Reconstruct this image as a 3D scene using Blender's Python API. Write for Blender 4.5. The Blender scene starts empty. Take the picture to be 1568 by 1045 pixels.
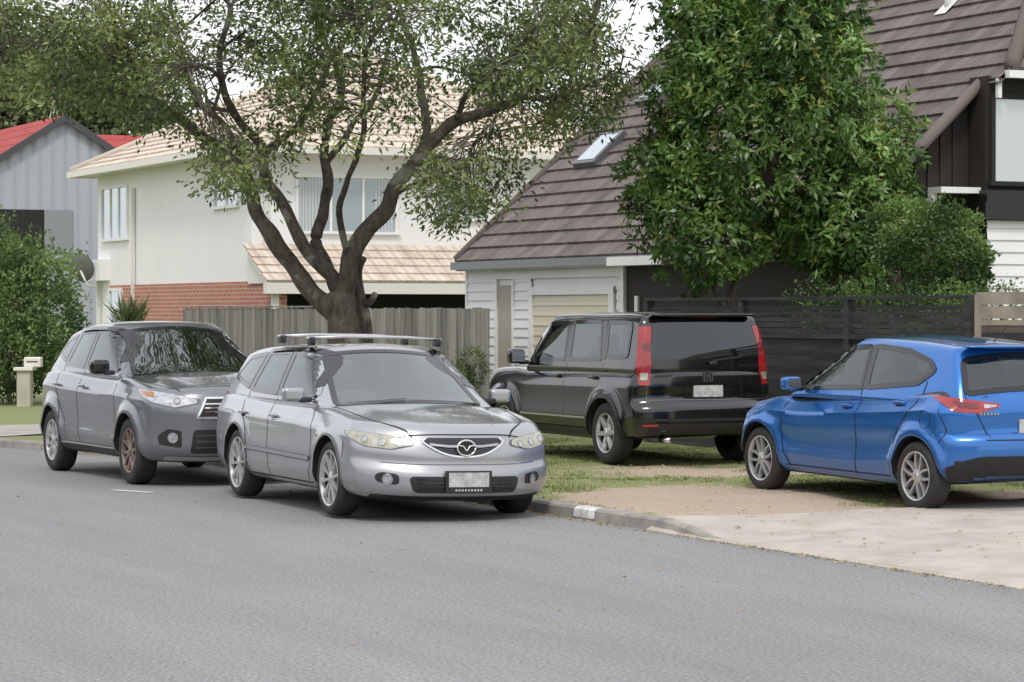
import bpy,bmesh,math,random
import numpy as np
from mathutils import Vector, Matrix, noise
from mathutils.bvhtree import BVHTree
random.seed(7); rng=np.random.default_rng(7)
S=bpy.context.scene
C=S.collection
TH=math.radians(25.0)
su,cu=math.sin(TH),math.cos(TH)
ROT=-math.radians(65.0)
def W2(u,v,z=0): return Vector((su*u+cu*v,-cu*u+su*v,z))
def toUV(X,Y): return (su*X-cu*Y, cu*X+su*Y)

# ---------------------------------------------------------------- materials
def newmat(name):
    m=bpy.data.materials.new(name); m.use_nodes=True
    nt=m.node_tree; b=nt.nodes['Principled BSDF']; return m,nt,b
def N(nt,t,**kw):
    n=nt.nodes.new(t)
    for k,v in kw.items():
        if k in n.inputs: n.inputs[k].default_value=v
        else: setattr(n,k,v)
    return n
def c4(c): return (c[0],c[1],c[2],1)
def simple(name,col,rough=.5,metal=0,coat=0,spec=.5,bump=0,bscale=40,var=0,vscale=3):
    m,nt,b=newmat(name)
    b.inputs['Base Color'].default_value=c4(col); b.inputs['Roughness'].default_value=rough
    b.inputs['Metallic'].default_value=metal; b.inputs['Coat Weight'].default_value=coat
    b.inputs['Coat Roughness'].default_value=.04
    b.inputs['Specular IOR Level'].default_value=spec
    tc=N(nt,'ShaderNodeTexCoord')
    if var>0:
        n=N(nt,'ShaderNodeTexNoise',Scale=vscale,Detail=5,Roughness=.6); nt.links.new(tc.outputs['Object'],n.inputs['Vector'])
        r=N(nt,'ShaderNodeMapRange'); r.inputs[1].default_value=.3; r.inputs[2].default_value=.7
        r.inputs[3].default_value=1-var; r.inputs[4].default_value=1+var*.6
        nt.links.new(n.outputs['Fac'],r.inputs[0])
        mx=N(nt,'ShaderNodeVectorMath',operation='SCALE'); mx.inputs[0].default_value=col
        nt.links.new(r.outputs[0],mx.inputs['Scale']); nt.links.new(mx.outputs[0],b.inputs['Base Color'])
    if bump>0:
        n=N(nt,'ShaderNodeTexNoise',Scale=bscale,Detail=3); nt.links.new(tc.outputs['Object'],n.inputs['Vector'])
        bp=N(nt,'ShaderNodeBump',Strength=bump,Distance=.01); nt.links.new(n.outputs['Fac'],bp.inputs['Height'])
        nt.links.new(bp.outputs[0],b.inputs['Normal'])
    return m
def paint(name,col,metal=.6,rough=.32,coat=1.0,dust=.40):
    m,nt,b=newmat(name)
    tc=N(nt,'ShaderNodeTexCoord')
    n=N(nt,'ShaderNodeTexNoise',Scale=1.6,Detail=4); nt.links.new(tc.outputs['Object'],n.inputs['Vector'])
    sp=N(nt,'ShaderNodeSeparateXYZ'); nt.links.new(tc.outputs['Object'],sp.inputs[0])
    mr=N(nt,'ShaderNodeMapRange'); mr.inputs[1].default_value=.8; mr.inputs[2].default_value=.2; mr.inputs[3].default_value=0.0; mr.inputs[4].default_value=dust
    nt.links.new(sp.outputs['Z'],mr.inputs[0])
    mu=N(nt,'ShaderNodeMath',operation='MULTIPLY'); nt.links.new(mr.outputs[0],mu.inputs[0]); nt.links.new(n.outputs['Fac'],mu.inputs[1])
    mx=N(nt,'ShaderNodeMix',data_type='RGBA'); mx.inputs[6].default_value=c4(col); mx.inputs[7].default_value=(.17,.155,.14,1)
    nt.links.new(mu.outputs[0],mx.inputs[0]); nt.links.new(mx.outputs[2],b.inputs['Base Color'])
    ad=N(nt,'ShaderNodeMath',operation='ADD'); ad.inputs[1].default_value=rough; nt.links.new(mu.outputs[0],ad.inputs[0]); nt.links.new(ad.outputs[0],b.inputs['Roughness'])
    b.inputs['Metallic'].default_value=metal
    b.inputs['Coat Weight'].default_value=coat; b.inputs['Coat Roughness'].default_value=.06
    return m
def glassmat(name,col,fac=.3,rough=.02,mxf=.95):
    m,nt,b=newmat(name)
    out=nt.nodes['Material Output']
    b.inputs['Base Color'].default_value=c4(col); b.inputs['Roughness'].default_value=.08
    g=N(nt,'ShaderNodeBsdfGlossy',Roughness=rough); g.inputs['Color'].default_value=(.88,.95,.97,1)
    lw=N(nt,'ShaderNodeLayerWeight',Blend=.35)
    mr=N(nt,'ShaderNodeMapRange'); mr.inputs[3].default_value=fac; mr.inputs[4].default_value=mxf
    nt.links.new(lw.outputs['Fresnel'],mr.inputs[0])
    mx=N(nt,'ShaderNodeMixShader'); nt.links.new(mr.outputs[0],mx.inputs[0]); nt.links.new(b.outputs[0],mx.inputs[1]); nt.links.new(g.outputs[0],mx.inputs[2])
    nt.links.new(mx.outputs[0],out.inputs[0]); return m
def seethru(name,tint,a,b_,mxf=.85):
    m,nt,b=newmat(name); out=nt.nodes['Material Output']; nt.nodes.remove(b)
    t=N(nt,'ShaderNodeBsdfTransparent'); t.inputs['Color'].default_value=c4(tint)
    g=N(nt,'ShaderNodeBsdfGlossy',Roughness=.015); g.inputs['Color'].default_value=(.90,.96,.97,1)
    f=N(nt,'ShaderNodeFresnel',IOR=1.5); mu=N(nt,'ShaderNodeMath',operation='MULTIPLY_ADD'); mu.inputs[1].default_value=b_; mu.inputs[2].default_value=a
    nt.links.new(f.outputs[0],mu.inputs[0]); mn=N(nt,'ShaderNodeMath',operation='MINIMUM'); mn.inputs[1].default_value=mxf; nt.links.new(mu.outputs[0],mn.inputs[0])
    mx=N(nt,'ShaderNodeMixShader'); nt.links.new(mn.outputs[0],mx.inputs[0]); nt.links.new(t.outputs[0],mx.inputs[1]); nt.links.new(g.outputs[0],mx.inputs[2])
    nt.links.new(mx.outputs[0],out.inputs[0]); return m

M={}
M['black']=simple('black_plastic',(.018,.018,.02),.45)
M['gloss']=simple('gloss_black',(.01,.01,.012),.12,coat=.5)
M['under']=simple('underbody_dark',(.01,.01,.01),.9)
M['seam']=simple('panel_gap',(.012,.012,.013),.8)
M['tyre']=simple('tyre_rubber',(.024,.023,.023),.75,bump=.3,bscale=60,var=.35,vscale=8)
M['chrome']=simple('chrome',(.75,.75,.76),.12,metal=1)
M['alu']=simple('wheel_alloy',(.55,.55,.56),.34,metal=.75,coat=.3)
M['alud']=simple('wheel_barrel',(.07,.07,.075),.5,metal=.6)
M['bronze']=simple('wheel_brake_dust',(.27,.20,.175),.45,metal=.5,var=.35,vscale=9)
M['disc']=simple('brake_disc',(.20,.19,.18),.4,metal=.8)
M['red']=simple('tail_red',(.34,.015,.02),.12,coat=1,var=.3,vscale=14)
M['redd']=simple('tail_red_dark',(.14,.006,.01),.15,coat=1)
M['lens']=simple('lamp_lens',(.42,.41,.33),.15,metal=.2,coat=1,var=.35,vscale=14)
M['lensw']=simple('lamp_clear',(.50,.52,.54),.08,metal=.5,coat=1,var=.4,vscale=18)
M['lensd']=simple('lamp_inner',(.12,.12,.125),.2,metal=.6,coat=1)
M['orange']=simple('lamp_orange',(.42,.15,.05),.2,coat=1)
M['plate']=simple('plate_white',(.50,.50,.50),.4,var=.4,vscale=16)
M['wglass']=seethru('windscreen_glass',(.72,.80,.78),.13,1.7)
M['sglass']=seethru('side_glass',(.62,.70,.68),.05,1.35)
M['mirror']=simple('mirror_glass',(.5,.55,.6),.03,metal=1)
M['dglass']=glassmat('privacy_glass',(.005,.006,.007),.03,mxf=.45)
M['cabin']=simple('cabin_trim',(.045,.045,.048),.8)
M['liner']=simple('cabin_liner',(.16,.155,.15),.9)
M['seat']=simple('seat_cloth',(.035,.035,.038),.9,var=.3,vscale=12)

# ---------------------------------------------------------------- mesh helpers
def mk(name,V,F,mats=None,parent=None,smooth=False,mi=None,sharp=None):
    me=bpy.data.meshes.new(name); me.from_pydata([tuple(v) for v in V],[],[tuple(f) for f in F])
    if mats is not None:
        for m in (mats if isinstance(mats,(list,tuple)) else [mats]): me.materials.append(m)
    if mi is not None: me.polygons.foreach_set('material_index',np.array(mi,dtype=np.int32))
    if smooth: me.polygons.foreach_set('use_smooth',np.ones(len(me.polygons),dtype=bool))
    if sharp: me.set_sharp_from_angle(angle=math.radians(sharp))
    me.update()
    o=bpy.data.objects.new(name,me); C.objects.link(o)
    if parent: o.parent=parent
    return o
def empty(name,loc=(0,0,0),rotz=0):
    e=bpy.data.objects.new(name,None); C.objects.link(e); e.location=loc; e.rotation_euler=(0,0,rotz); e.empty_display_size=.3; return e
BF=[(0,3,2,1),(4,5,6,7),(0,1,5,4),(1,2,6,5),(2,3,7,6),(3,0,4,7)]
def boxv(x,y,z): return [(x[0],y[0],z[0]),(x[1],y[0],z[0]),(x[1],y[1],z[0]),(x[0],y[1],z[0]),(x[0],y[0],z[1]),(x[1],y[0],z[1]),(x[1],y[1],z[1]),(x[0],y[1],z[1])]
def box(name,x,y,z,mat,parent=None,bev=0):
    o=mk(name,boxv(sorted(x),sorted(y),sorted(z)),BF,mat,parent)
    if bev:
        b=o.modifiers.new('b','BEVEL'); b.width=bev; b.segments=2
    return o
def boxes(name,lst,mat,parent=None):
    V=[];F=[]
    for (x,y,z) in lst:
        k=len(V); V+=boxv(sorted(x),sorted(y),sorted(z)); F+=[tuple(i+k for i in f) for f in BF]
    return mk(name,V,F,mat,parent)
def tubedata(pts,rad,ns=8,cap=True):
    pts=[Vector(p) for p in pts]; V=[];F=[]; n=len(pts)
    if not hasattr(rad,'__len__'): rad=[rad]*n
    ref=Vector((.13,.2,1)).normalized(); 
    for i,p in enumerate(pts):
        t=(pts[min(i+1,n-1)]-pts[max(i-1,0)]).normalized()
        a=t.cross(ref)
        if a.length<.05: a=t.cross(Vector((1,0,0)))
        a.normalize(); b=t.cross(a)
        for k in range(ns):
            an=2*math.pi*k/ns; V.append(p+(a*math.cos(an)+b*math.sin(an))*rad[i])
    for i in range(n-1):
        for k in range(ns):
            F.append((i*ns+k,i*ns+(k+1)%ns,(i+1)*ns+(k+1)%ns,(i+1)*ns+k))
    if cap: F.append(tuple(range(ns))[::-1]); F.append(tuple((n-1)*ns+k for k in range(ns)))
    return V,F
def tube(name,pts,rad,mat,parent=None,ns=8):
    V,F=tubedata(pts,rad,ns); return mk(name,V,F,mat,parent,smooth=True)
def lathe(prof,ns=48):
    V=[];F=[];n=len(prof)
    for r,y in prof:
        for k in range(ns):
            a=2*math.pi*k/ns; V.append((r*math.cos(a),y,r*math.sin(a)))
    for i in range(n-1):
        for k in range(ns): F.append((i*ns+k,i*ns+(k+1)%ns,(i+1)*ns+(k+1)%ns,(i+1)*ns+k))
    return V,F
def catmull(P,n=6):
    P=[Vector(p) for p in P]; out=[]
    for i in range(len(P)-1):
        p0=P[max(i-1,0)];p1=P[i];p2=P[i+1];p3=P[min(i+2,len(P)-1)]
        for k in range(n):
            t=k/n; out.append(.5*((2*p1)+(p2-p0)*t+(2*p0-5*p1+4*p2-p3)*t*t+(3*p1-p0-3*p2+p3)*t**3))
    out.append(P[-1]); return out
def hcurve(pts,x):
    pts=sorted(pts); X=np.array([p[0] for p in pts],float); Y=np.array([p[1] for p in pts],float)
    if len(X)==2: return np.interp(x,X,Y)
    d=np.diff(Y)/np.diff(X); m=np.zeros(len(X)); m[1:-1]=(d[1:]+d[:-1])/2; m[0]=d[0]; m[-1]=d[-1]
    for i in range(1,len(X)-1):
        if d[i-1]*d[i]<=0: m[i]=0
    x=np.clip(x,X[0],X[-1]); i=np.clip(np.searchsorted(X,x)-1,0,len(X)-2); h=X[i+1]-X[i]; t=(x-X[i])/h
    return (2*t**3-3*t**2+1)*Y[i]+(t**3-2*t**2+t)*h*m[i]+(-2*t**3+3*t**2)*Y[i+1]+(t**3-t**2)*h*m[i+1]
def sstep(x): x=np.clip(x,0,1); return x*x*(3-2*x)

# ---------------------------------------------------------------- cars
def rbox(nx,ny,nz,half,r):
    idx={};V=[];F=[]
    def cl(i,n):
        t=2*i/n-1; return .6*t+.4*math.sin(t*math.pi/2)
    def vid(i,j,k):
        q=(i,j,k)
        if q not in idx: idx[q]=len(V); V.append((cl(i,nx),cl(j,ny),cl(k,nz)))
        return idx[q]
    for i in range(nx):
        for j in range(ny):
            F.append((vid(i,j,0),vid(i,j+1,0),vid(i+1,j+1,0),vid(i+1,j,0)))
            F.append((vid(i,j,nz),vid(i+1,j,nz),vid(i+1,j+1,nz),vid(i,j+1,nz)))
        for k in range(nz):
            F.append((vid(i,0,k),vid(i+1,0,k),vid(i+1,0,k+1),vid(i,0,k+1)))
            F.append((vid(i,ny,k),vid(i,ny,k+1),vid(i+1,ny,k+1),vid(i+1,ny,k)))
    for j in range(ny):
        for k in range(nz):
            F.append((vid(0,j,k),vid(0,j,k+1),vid(0,j+1,k+1),vid(0,j+1,k)))
            F.append((vid(nx,j,k),vid(nx,j+1,k),vid(nx,j+1,k+1),vid(nx,j,k+1)))
    V=np.array(V)*np.array(half)
    H=np.array(half)-r
    inner=np.clip(V,-H,H); d=V-inner; L=np.linalg.norm(d,axis=1,keepdims=True); L[L==0]=1
    V=inner+d/L*r
    return V/np.array(half),F

def lower_body(s):
    x0,x1=s['xr'],s['xf']; half=((x1-x0)/2,.88,.36)
    Vn,F=rbox(160,32,24,half,s.get('r',.045))
    a,sy,h=Vn[:,0],Vn[:,1],(Vn[:,2]+1)/2
    x=(x0+x1)/2+a*(x1-x0)/2
    wf=sstep((x-(x1-1.0))/1.0); wr=sstep(((x0+.8)-x)/.8)
    x=x+wf*(hcurve(s['front'],h)-s['fc']*np.abs(sy)**s.get('fp',2.6))
    x=x-wr*(hcurve(s['rear'],h)-s['rc']*np.abs(sy)**s.get('rp',3))
    zt=hcurve(s['top'],x); zb=hcurve(s['bot'],x)
    bon=sstep((x-.9)/.4)*s.get('bon',.018)*(np.clip(1-(np.abs(sy)/.72)**6,0,1))*(h>.9)
    z=zb+h*(zt-zb)-s.get('crown',.035)*sy**2*h**3+bon
    y=sy*hcurve(s['wid'],x)*np.interp(h,[p[0] for p in s['sec']],[p[1] for p in s['sec']])
    for xw in (s['wb']/2,-s['wb']/2):
        d=np.sqrt((x-xw)**2+(z-s['R'])**2)
        fl=s.get('flare',.024)*np.exp(-((d-(s['R']+.06))/.065)**2)*(np.abs(sy)>.8)*np.clip((h-.0)*8,0,1)
        y=y+np.sign(sy)*fl
    for (zx,amp) in s.get('crease',[]):
        zc=hcurve(zx,x); y=y+np.sign(sy)*(np.abs(sy)>.85)*amp*np.exp(-np.abs(z-zc)/.04)
    g=s['gh']
    inside=(h>.9)&(x>g['xr'][0][1]+.08)&(x<g['xf'][0][1]-.07-g.get('cf',.16)*sy**2)&(np.abs(y)<g['wb']-.03)
    return np.stack([x,y,z],1),F,inside
def upper_body(s):
    g=s['gh']; L=abs(g['xf'][0][1]-g['xr'][0][1])
    Vn,F=rbox(96,48,30,(L/2*.9,.72,.28),g.get('r',.065))
    a,sy,h=(Vn[:,0]+1)/2,Vn[:,1],(Vn[:,2]+1)/2
    xf=hcurve(g['xf'],h); xr=hcurve(g['xr'],h)
    x=xr+(xf-xr)*a - g.get('cf',.16)*sy**2*a**4 + g.get('cr',.08)*sy**2*(1-a)**4
    z=g['zb']+h*(hcurve(g['roof'],x)-g['zb'])-g.get('crown',.035)*sy**2*h
    y=sy*(g['wb']+(g['wr']-g['wb'])*h**g.get('pw',1.25))*hcurve(g.get('tap',[(-3,1),(3,1)]),x)
    return np.stack([x,y,z],1),F

def roundpoly(P,rc,k=4):
    n=len(P); out=[]
    for i in range(n):
        p=P[i]; a=P[i-1]; b=P[(i+1)%n]
        la=(a-p).length; lb=(b-p).length
        da=min(rc,la*.45); db=min(rc,lb*.45)
        A=p+(a-p)*(da/la); B=p+(b-p)*(db/lb)
        for t in range(k+1):
            t/=k; out.append((1-t)**2*A+2*t*(1-t)*p+t*t*B)
    return out
def inpoly(px,py,P):
    c=False; n=len(P); j=n-1
    for i in range(n):
        if (P[i].y>py)!=(P[j].y>py) and px<(P[j].x-P[i].x)*(py-P[i].y)/(P[j].y-P[i].y)+P[i].x: c=not c
        j=i
    return c

class Car:
    def __init__(s,name,spec,loc,yaw,pitch=0,roll=0):
        s.root=empty(name,loc); s.root.rotation_euler=(roll,pitch,yaw); s.sp=spec; s.holes=[]
        V1,F1,ins=lower_body(spec); V2,F2=upper_body(spec); s.V2,s.F2=V2,F2
        s.paint=spec['paint']
        VV=[Vector(v) for v in V1]+[Vector(v) for v in V2]; n=len(V1)
        s.bvh=BVHTree.FromPolygons(VV,[tuple(f) for f in F1]+[tuple(i+n for i in f) for f in F2])
        zbot=spec['bot'][len(spec['bot'])//2][1]
        mi=[1 if sum(V1[i][2] for i in f)/4<zbot+.012 else (2 if all(ins[i] for i in f) else 0) for f in F1]
        o=mk('body_shell',V1,F1,[s.paint,M['under'],M['cabin']],None,smooth=True,mi=mi)
        V=[];F=[]
        R=spec['R']+.045
        for xw in (spec['wb']/2,-spec['wb']/2):
            for sg in (1,-1):
                k=len(V); ns=56
                for yy in (sg*1.3,sg*(spec['ty']-.30)):
                    for q in range(ns):
                        an=2*math.pi*q/ns; V.append((xw+R*math.cos(an),yy,spec['R']+R*math.sin(an)))
                F.append([k+q for q in range(ns)]); F.append([k+ns+q for q in range(ns)][::-1])
                for q in range(ns): F.append([k+q,k+ns+q,k+ns+(q+1)%ns,k+(q+1)%ns])
        cut=mk('cut',V,F,[M['under'],M['under']],None,mi=[1]*len(F))
        for ob in (cut,o):
            bmm=bmesh.new(); bmm.from_mesh(ob.data); bmesh.ops.recalc_face_normals(bmm,faces=bmm.faces); bmm.to_mesh(ob.data); bmm.free()
        md=o.modifiers.new('bo','BOOLEAN'); md.object=cut; md.operation='DIFFERENCE'; md.solver='EXACT'
        dg=bpy.context.evaluated_depsgraph_get(); me=bpy.data.meshes.new_from_object(o.evaluated_get(dg))
        o.modifiers.clear(); o.data=me; me.name='body_shell'
        me.polygons.foreach_set('use_smooth',np.ones(len(me.polygons),dtype=bool)); me.set_sharp_from_angle(angle=math.radians(38))
        bpy.data.objects.remove(cut); o.parent=s.root
        for xw in (spec['wb']/2,-spec['wb']/2):
            for sg in (1,-1): s.wheel(xw,sg)
            for sg in (1,-1): s.sstrip('arch_lip',[(xw+(spec['R']+.052)*math.cos(t),spec['R']+(spec['R']+.052)*math.sin(t)) for t in np.linspace(-.1,math.pi+.1,30)],.012,s.paint,off=.010,sides=(sg,))
    def finish(s,belt,drv=-.36,xs=0):
        # cabin shell with real window openings, liner inside
        V,F=s.V2,s.F2; me=bpy.data.meshes.new('tmp'); me.from_pydata([tuple(v) for v in V],[],[tuple(f) for f in F])
        bm=bmesh.new(); bm.from_mesh(me); bmesh.ops.recalc_face_normals(bm,faces=bm.faces); bm.normal_update(); bm.faces.ensure_lookup_table()
        nor=[v.normal.copy() for v in bm.verts]; keep=[]; bpy.data.meshes.remove(me)
        for f in bm.faces:
            c=f.calc_center_median(); cutit=False
            for (d,a,b,P) in s.holes:
                if f.normal.dot(d)>.15 and inpoly(c.dot(a),c.dot(b),P): cutit=True; break
            if not cutit: keep.append(tuple(v.index for v in f.verts))
        bm.free()
        mk('cabin_shell',V,keep,[s.paint],s.root,smooth=True)
        mk('cabin_liner',[Vector(v)-n*.018 for v,n in zip(V,nor)],keep,[M['liner']],s.root,smooth=True)
        zr=max(p[1] for p in s.sp['gh']['roof'])
        for sg in (1,-1):
            s.blob('front_seat',(-.36+xs,sg*.36,belt+.02),(.16,.46,.40),M['seat'],.6,8)
            s.blob('head_rest',(-.41+xs,sg*.36,belt+.29),(.10,.26,.17),M['seat'],.6,8)
            s.blob('rear_head_rest',(-1.28+xs,sg*.36,belt+.20),(.09,.26,.15),M['seat'],.6,8)
        s.blob('rear_seat',(-1.25+xs,0,belt+.0),(.16,1.15,.30),M['seat'],.5,8)
        s.blob('instrument_hood',(.42+xs,drv,belt+.03),(.30,.40,.13),M['cabin'],.7,8)
        tube('steering_wheel',[(.20+xs-.05*math.sin(t),drv+.18*math.cos(t),belt+.02+.17*math.sin(t)) for t in np.linspace(0,2*math.pi,25)],.014,M['cabin'],s.root,6)
        s.blob('rear_view_mirror',(.20+xs,0,zr-.14),(.03,.22,.06),M['black'],.6,6)
    def window(s,name,pts,d,mat,rc=.03,ring=.05,rm=None,two=False,step=.06):
        lst=[(pts,d)]
        if two: lst.append(([(p[0],-p[1],p[2]) for p in pts],(d[0],-d[1],d[2])))
        for P_,d_ in lst:
            dd,a,b=s.frame(d_); P=roundpoly([Vector((Vector(p).dot(a),Vector(p).dot(b),0)) for p in P_],rc)
            s.holes.append((dd,a,b,P))
            s.panel(name,P_,d_,mat,off=.004,rc=rc,step=step)
            out=[]
            for q in P: out.append(a*q.x+b*q.y)
            s.strip(name+'_seal',out,d_,ring,rm or M['gloss'],off=.0075,closed=True)
    def cast(s,p,d):
        h=s.bvh.ray_cast(p+d*4,-d,8); return h
    def frame(s,d):
        d=Vector(d).normalized(); a=Vector((0,0,1)).cross(d)
        if a.length<.01: a=Vector((1,0,0)).cross(d) if abs(d.x)<.9 else Vector((0,1,0))
        a.normalize(); b=d.cross(a); return d,a,b
    def panel(s,name,pts,d,mat,off=.004,rc=.03,step=.045):
        d,a,b=s.frame(d)
        P=[Vector((Vector(p).dot(a),Vector(p).dot(b),0)) for p in pts]
        if rc>0: P=roundpoly(P,rc)
        bm=bmesh.new(); vs=[bm.verts.new(p) for p in P]; bm.faces.new(vs)
        xs=[p.x for p in P]; ys=[p.y for p in P]
        for ax,lo,hi in ((0,min(xs),max(xs)),(1,min(ys),max(ys))):
            n=int((hi-lo)/step)
            for i in range(1,n+1):
                co=Vector((0,0,0)); co[ax]=lo+(hi-lo)*i/(n+1); no=Vector((0,0,0)); no[ax]=1
                bmesh.ops.bisect_plane(bm,geom=bm.verts[:]+bm.edges[:]+bm.faces[:],plane_co=co,plane_no=no)
        dead=[]
        for v in bm.verts:
            h=s.cast(a*v.co.x+b*v.co.y,d)
            if h[0] is None: dead.append(v); continue
            v.co=h[0]+d*off
        bmesh.ops.delete(bm,geom=dead,context='VERTS')
        bmesh.ops.recalc_face_normals(bm,faces=bm.faces)
        me=bpy.data.meshes.new(name); bm.to_mesh(me); bm.free(); me.materials.append(mat)
        me.polygons.foreach_set('use_smooth',np.ones(len(me.polygons),dtype=bool))
        o=bpy.data.objects.new(name,me); C.objects.link(o); o.parent=s.root; return o
    def both(s,name,pts,d,mat,**k):
        s.panel(name+'_l',pts,d,mat,**k)
        s.panel(name+'_r',[(p[0],-p[1],p[2]) for p in pts],(d[0],-d[1],d[2]),mat,**k)
    def disc(s,name,q,d,r,mat,off=.01,n=12):
        dd,a,b=s.frame(d); q=Vector(q)
        s.panel(name,[q+a*math.cos(t*2*math.pi/n)*r+b*math.sin(t*2*math.pi/n)*r for t in range(n)],d,mat,off=off,rc=0,step=.03)
    def ring(s,name,q,d,r,w,mat,off=.012,n=20):
        dd,a,b=s.frame(d); q=Vector(q)
        s.strip(name,[q+a*math.cos(t*2*math.pi/n)*r+b*math.sin(t*2*math.pi/n)*r for t in range(n)],d,w,mat,off=off,closed=True)
    def strip(s,name,pts,d,width,mat,off=.003,closed=False,curve=False):
        d,a,b=s.frame(d); P=[Vector(p) for p in pts]
        if closed: P=P+[P[0]]
        if curve: P=catmull(P,5)
        Q=[]
        for i in range(len(P)-1):
            n=max(1,int((P[i+1]-P[i]).length/.03))
            for k in range(n): Q.append(P[i].lerp(P[i+1],k/n))
        Q.append(P[-1]); V=[];F=[];prev=False
        for i,q in enumerate(Q):
            if closed: t=Q[(i+1)%len(Q) if i<len(Q)-1 else 1]-Q[i-1 if i>0 else len(Q)-2]
            else: t=Q[min(i+1,len(Q)-1)]-Q[max(i-1,0)]
            t=t-d*t.dot(d); 
            if t.length<1e-6: prev=False; continue
            t.normalize(); n=t.cross(d)
            h1=s.cast(q+n*width/2,d); h2=s.cast(q-n*width/2,d)
            if h1[0] is None or h2[0] is None: prev=False; continue
            V+= [h1[0]+d*off,h2[0]+d*off]
            if prev: k=len(V); F.append((k-4,k-3,k-1,k-2))
            prev=True
        if F: mk(name,V,F,mat,s.root,smooth=True)
    def sstrip(s,name,xz,w,mat,off=.003,sides=(1,-1),curve=False):
        for sg in sides: s.strip(name,[(x,0,z) for x,z in xz],(0,sg,0),w,mat,off,curve=curve)
    def blob(s,name,c,size,mat,r=.4,seg=10):
        Vn,F=rbox(seg,seg,seg,(.5,.5,.5),r*.5)
        V=[(c[0]+v[0]*size[0]/2,c[1]+v[1]*size[1]/2,c[2]+v[2]*size[2]/2) for v in Vn]
        return mk(name,V,F,mat,s.root,smooth=True)
    def wheel(s,xw,sg):
        sp=s.sp; R=sp['R']; w=sp.get('tw',.215); rr=sp['rim']; yo=sg*(sp['ty']-w/2)
        e=bpy.data.objects.new('wheel',None); C.objects.link(e); e.parent=s.root; e.location=(xw,yo,R)
        e.rotation_euler=(0,random.random()*1.2,0 if sg>0 else math.pi)
        hw=w/2
        prof=[(rr*.96,-hw*.8),(rr+.012,-hw*.95),(rr+(R-rr)*.5,-hw-.004),(R-.025,-hw+.004),(R-.006,-hw+.025),(R,-hw+.05),(R,hw-.05),(R-.006,hw-.025),(R-.025,hw-.004),(rr+(R-rr)*.5,hw+.004),(rr+.012,hw*.97),(rr*.96,hw*.9)]
        V,F=lathe(prof,56); mk('tyre',V,F,M['tyre'],e,smooth=True,sharp=50)
        rm=sp['rimmat'][0 if xw>0 else 1]
        V,F=lathe([(rr*.97,hw*.86),(rr*1.0,hw*.96),(rr*.985,hw*.99),(rr*.93,hw*.93),(rr*.90,hw*.6),(rr*.86,-hw*.3),(rr*.88,-hw*.8)],48)
        mk('rim_barrel',V,F,[M['alud'],rm],e,smooth=True,mi=[1 if i<48*4 else 0 for i in range(len(F))],sharp=40)
        V,F=lathe([(.001,-hw*.1),(rr*.9,-hw*.1)],32); mk('wheel_back',V,F,M['under'],e)
        V,F=lathe([(.05,hw*.1),(rr*.62,hw*.1),(rr*.62,hw*0)],32); mk('brake_disc',V,F,M['disc'],e)
        V=[];F=[]
        for (ang,w0,w1,skew) in sp['spokes']:
            k=len(V); r0,r1=.035,rr*.95
            for (r,ww,y0,y1,sk) in ((r0,w0,hw*.78,hw*.3,0),(rr*.5,(w0*.55+w1*.45),hw*.86,hw*.4,skew*.4),(r1,w1,hw*.92,hw*.45,skew)):
                an=ang+sk; cx,cz=math.cos(an),math.sin(an)
                for (t,yy) in ((-1,y1),(-.75,y0),(.75,y0),(1,y1)):
                    V.append((cx*r-cz*t*ww/2,yy,cz*r+cx*t*ww/2))
            for q in range(2):
                b=k+q*4
                for j in range(3): F.append((b+j,b+j+1,b+5+j,b+4+j))
        mk('spokes',V,F,rm,e)
        V,F=lathe([(.001,hw*.93),(.028,hw*.92),(.032,hw*.86),(.06,hw*.80),(.065,hw*.4)],24); mk('hub',V,F,rm,e,smooth=True,sharp=30)

def spk(n,pair=0,w0=.05,w1=.03,skew=0,off=0):
    out=[]
    for i in range(n):
        a=2*math.pi*i/n+off
        if pair: out+= [(a-pair*.4,w0,w1,-pair*.6),(a+pair*.4,w0,w1,pair*.6)]
        else: out.append((a,w0,w1,skew))
    return out
SEC=[(0,.90),(.08,.955),(.22,.985),(.45,1.0),(.66,.995),(.80,.982),(.88,.955),(1,.925)]

# ---- silver wagon
P_sil=paint('paint_silver',(.40,.41,.43),.7,.27)
sil=dict(paint=P_sil,xf=2.29,xr=-2.41,wb=2.675,R=.325,rim=.243,ty=.905,rimmat=(M['alu'],M['alu']),spokes=spk(10,0,.034,.030),
 top=[(-2.41,.93),(-2.0,.99),(-1,.975),(0,.955),(.7,.955),(1.0,.955),(1.4,.92),(1.9,.84),(2.15,.78),(2.29,.735)],
 bot=[(-2.41,.34),(-2.1,.24),(-1.7,.2),(0,.2),(1.7,.2),(2.1,.175),(2.29,.18)],
 wid=[(-2.41,.83),(-2.0,.89),(-1,.915),(.5,.915),(1.3,.912),(1.9,.895),(2.29,.85)],sec=SEC,
 front=[(0,-.08),(.12,-.01),(.30,0),(.45,-.02),(.5,-.05),(.66,-.055),(.82,-.09),(1,-.17)],fc=.36,fp=2.8,rear=[(0,-.08),(.3,0),(.6,-.03),(1,-.1)],rc=.25,
 crease=[([(-2.4,.82),(0,.78),(2.2,.70)],.012),([(-2.4,.36),(0,.34),(2.2,.36)],.008)],
 gh=dict(zb=.9,xf=[(0,1.10),(.5,.67),(1,.12)],xr=[(0,-2.36),(1,-1.98)],roof=[(-2.4,1.32),(-1.9,1.40),(-1.2,1.455),(-.4,1.475),(.1,1.455),(.5,1.38),(1.1,1.2)],wb=.83,wr=.635,cf=.2,tap=[(-2.4,.92),(-1.6,.98),(0,1),(1,1)]))
c=Car('parked_station_wagon',sil,(-1.265,24.80,0),math.radians(-67.2),0,math.radians(-1.0))
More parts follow.
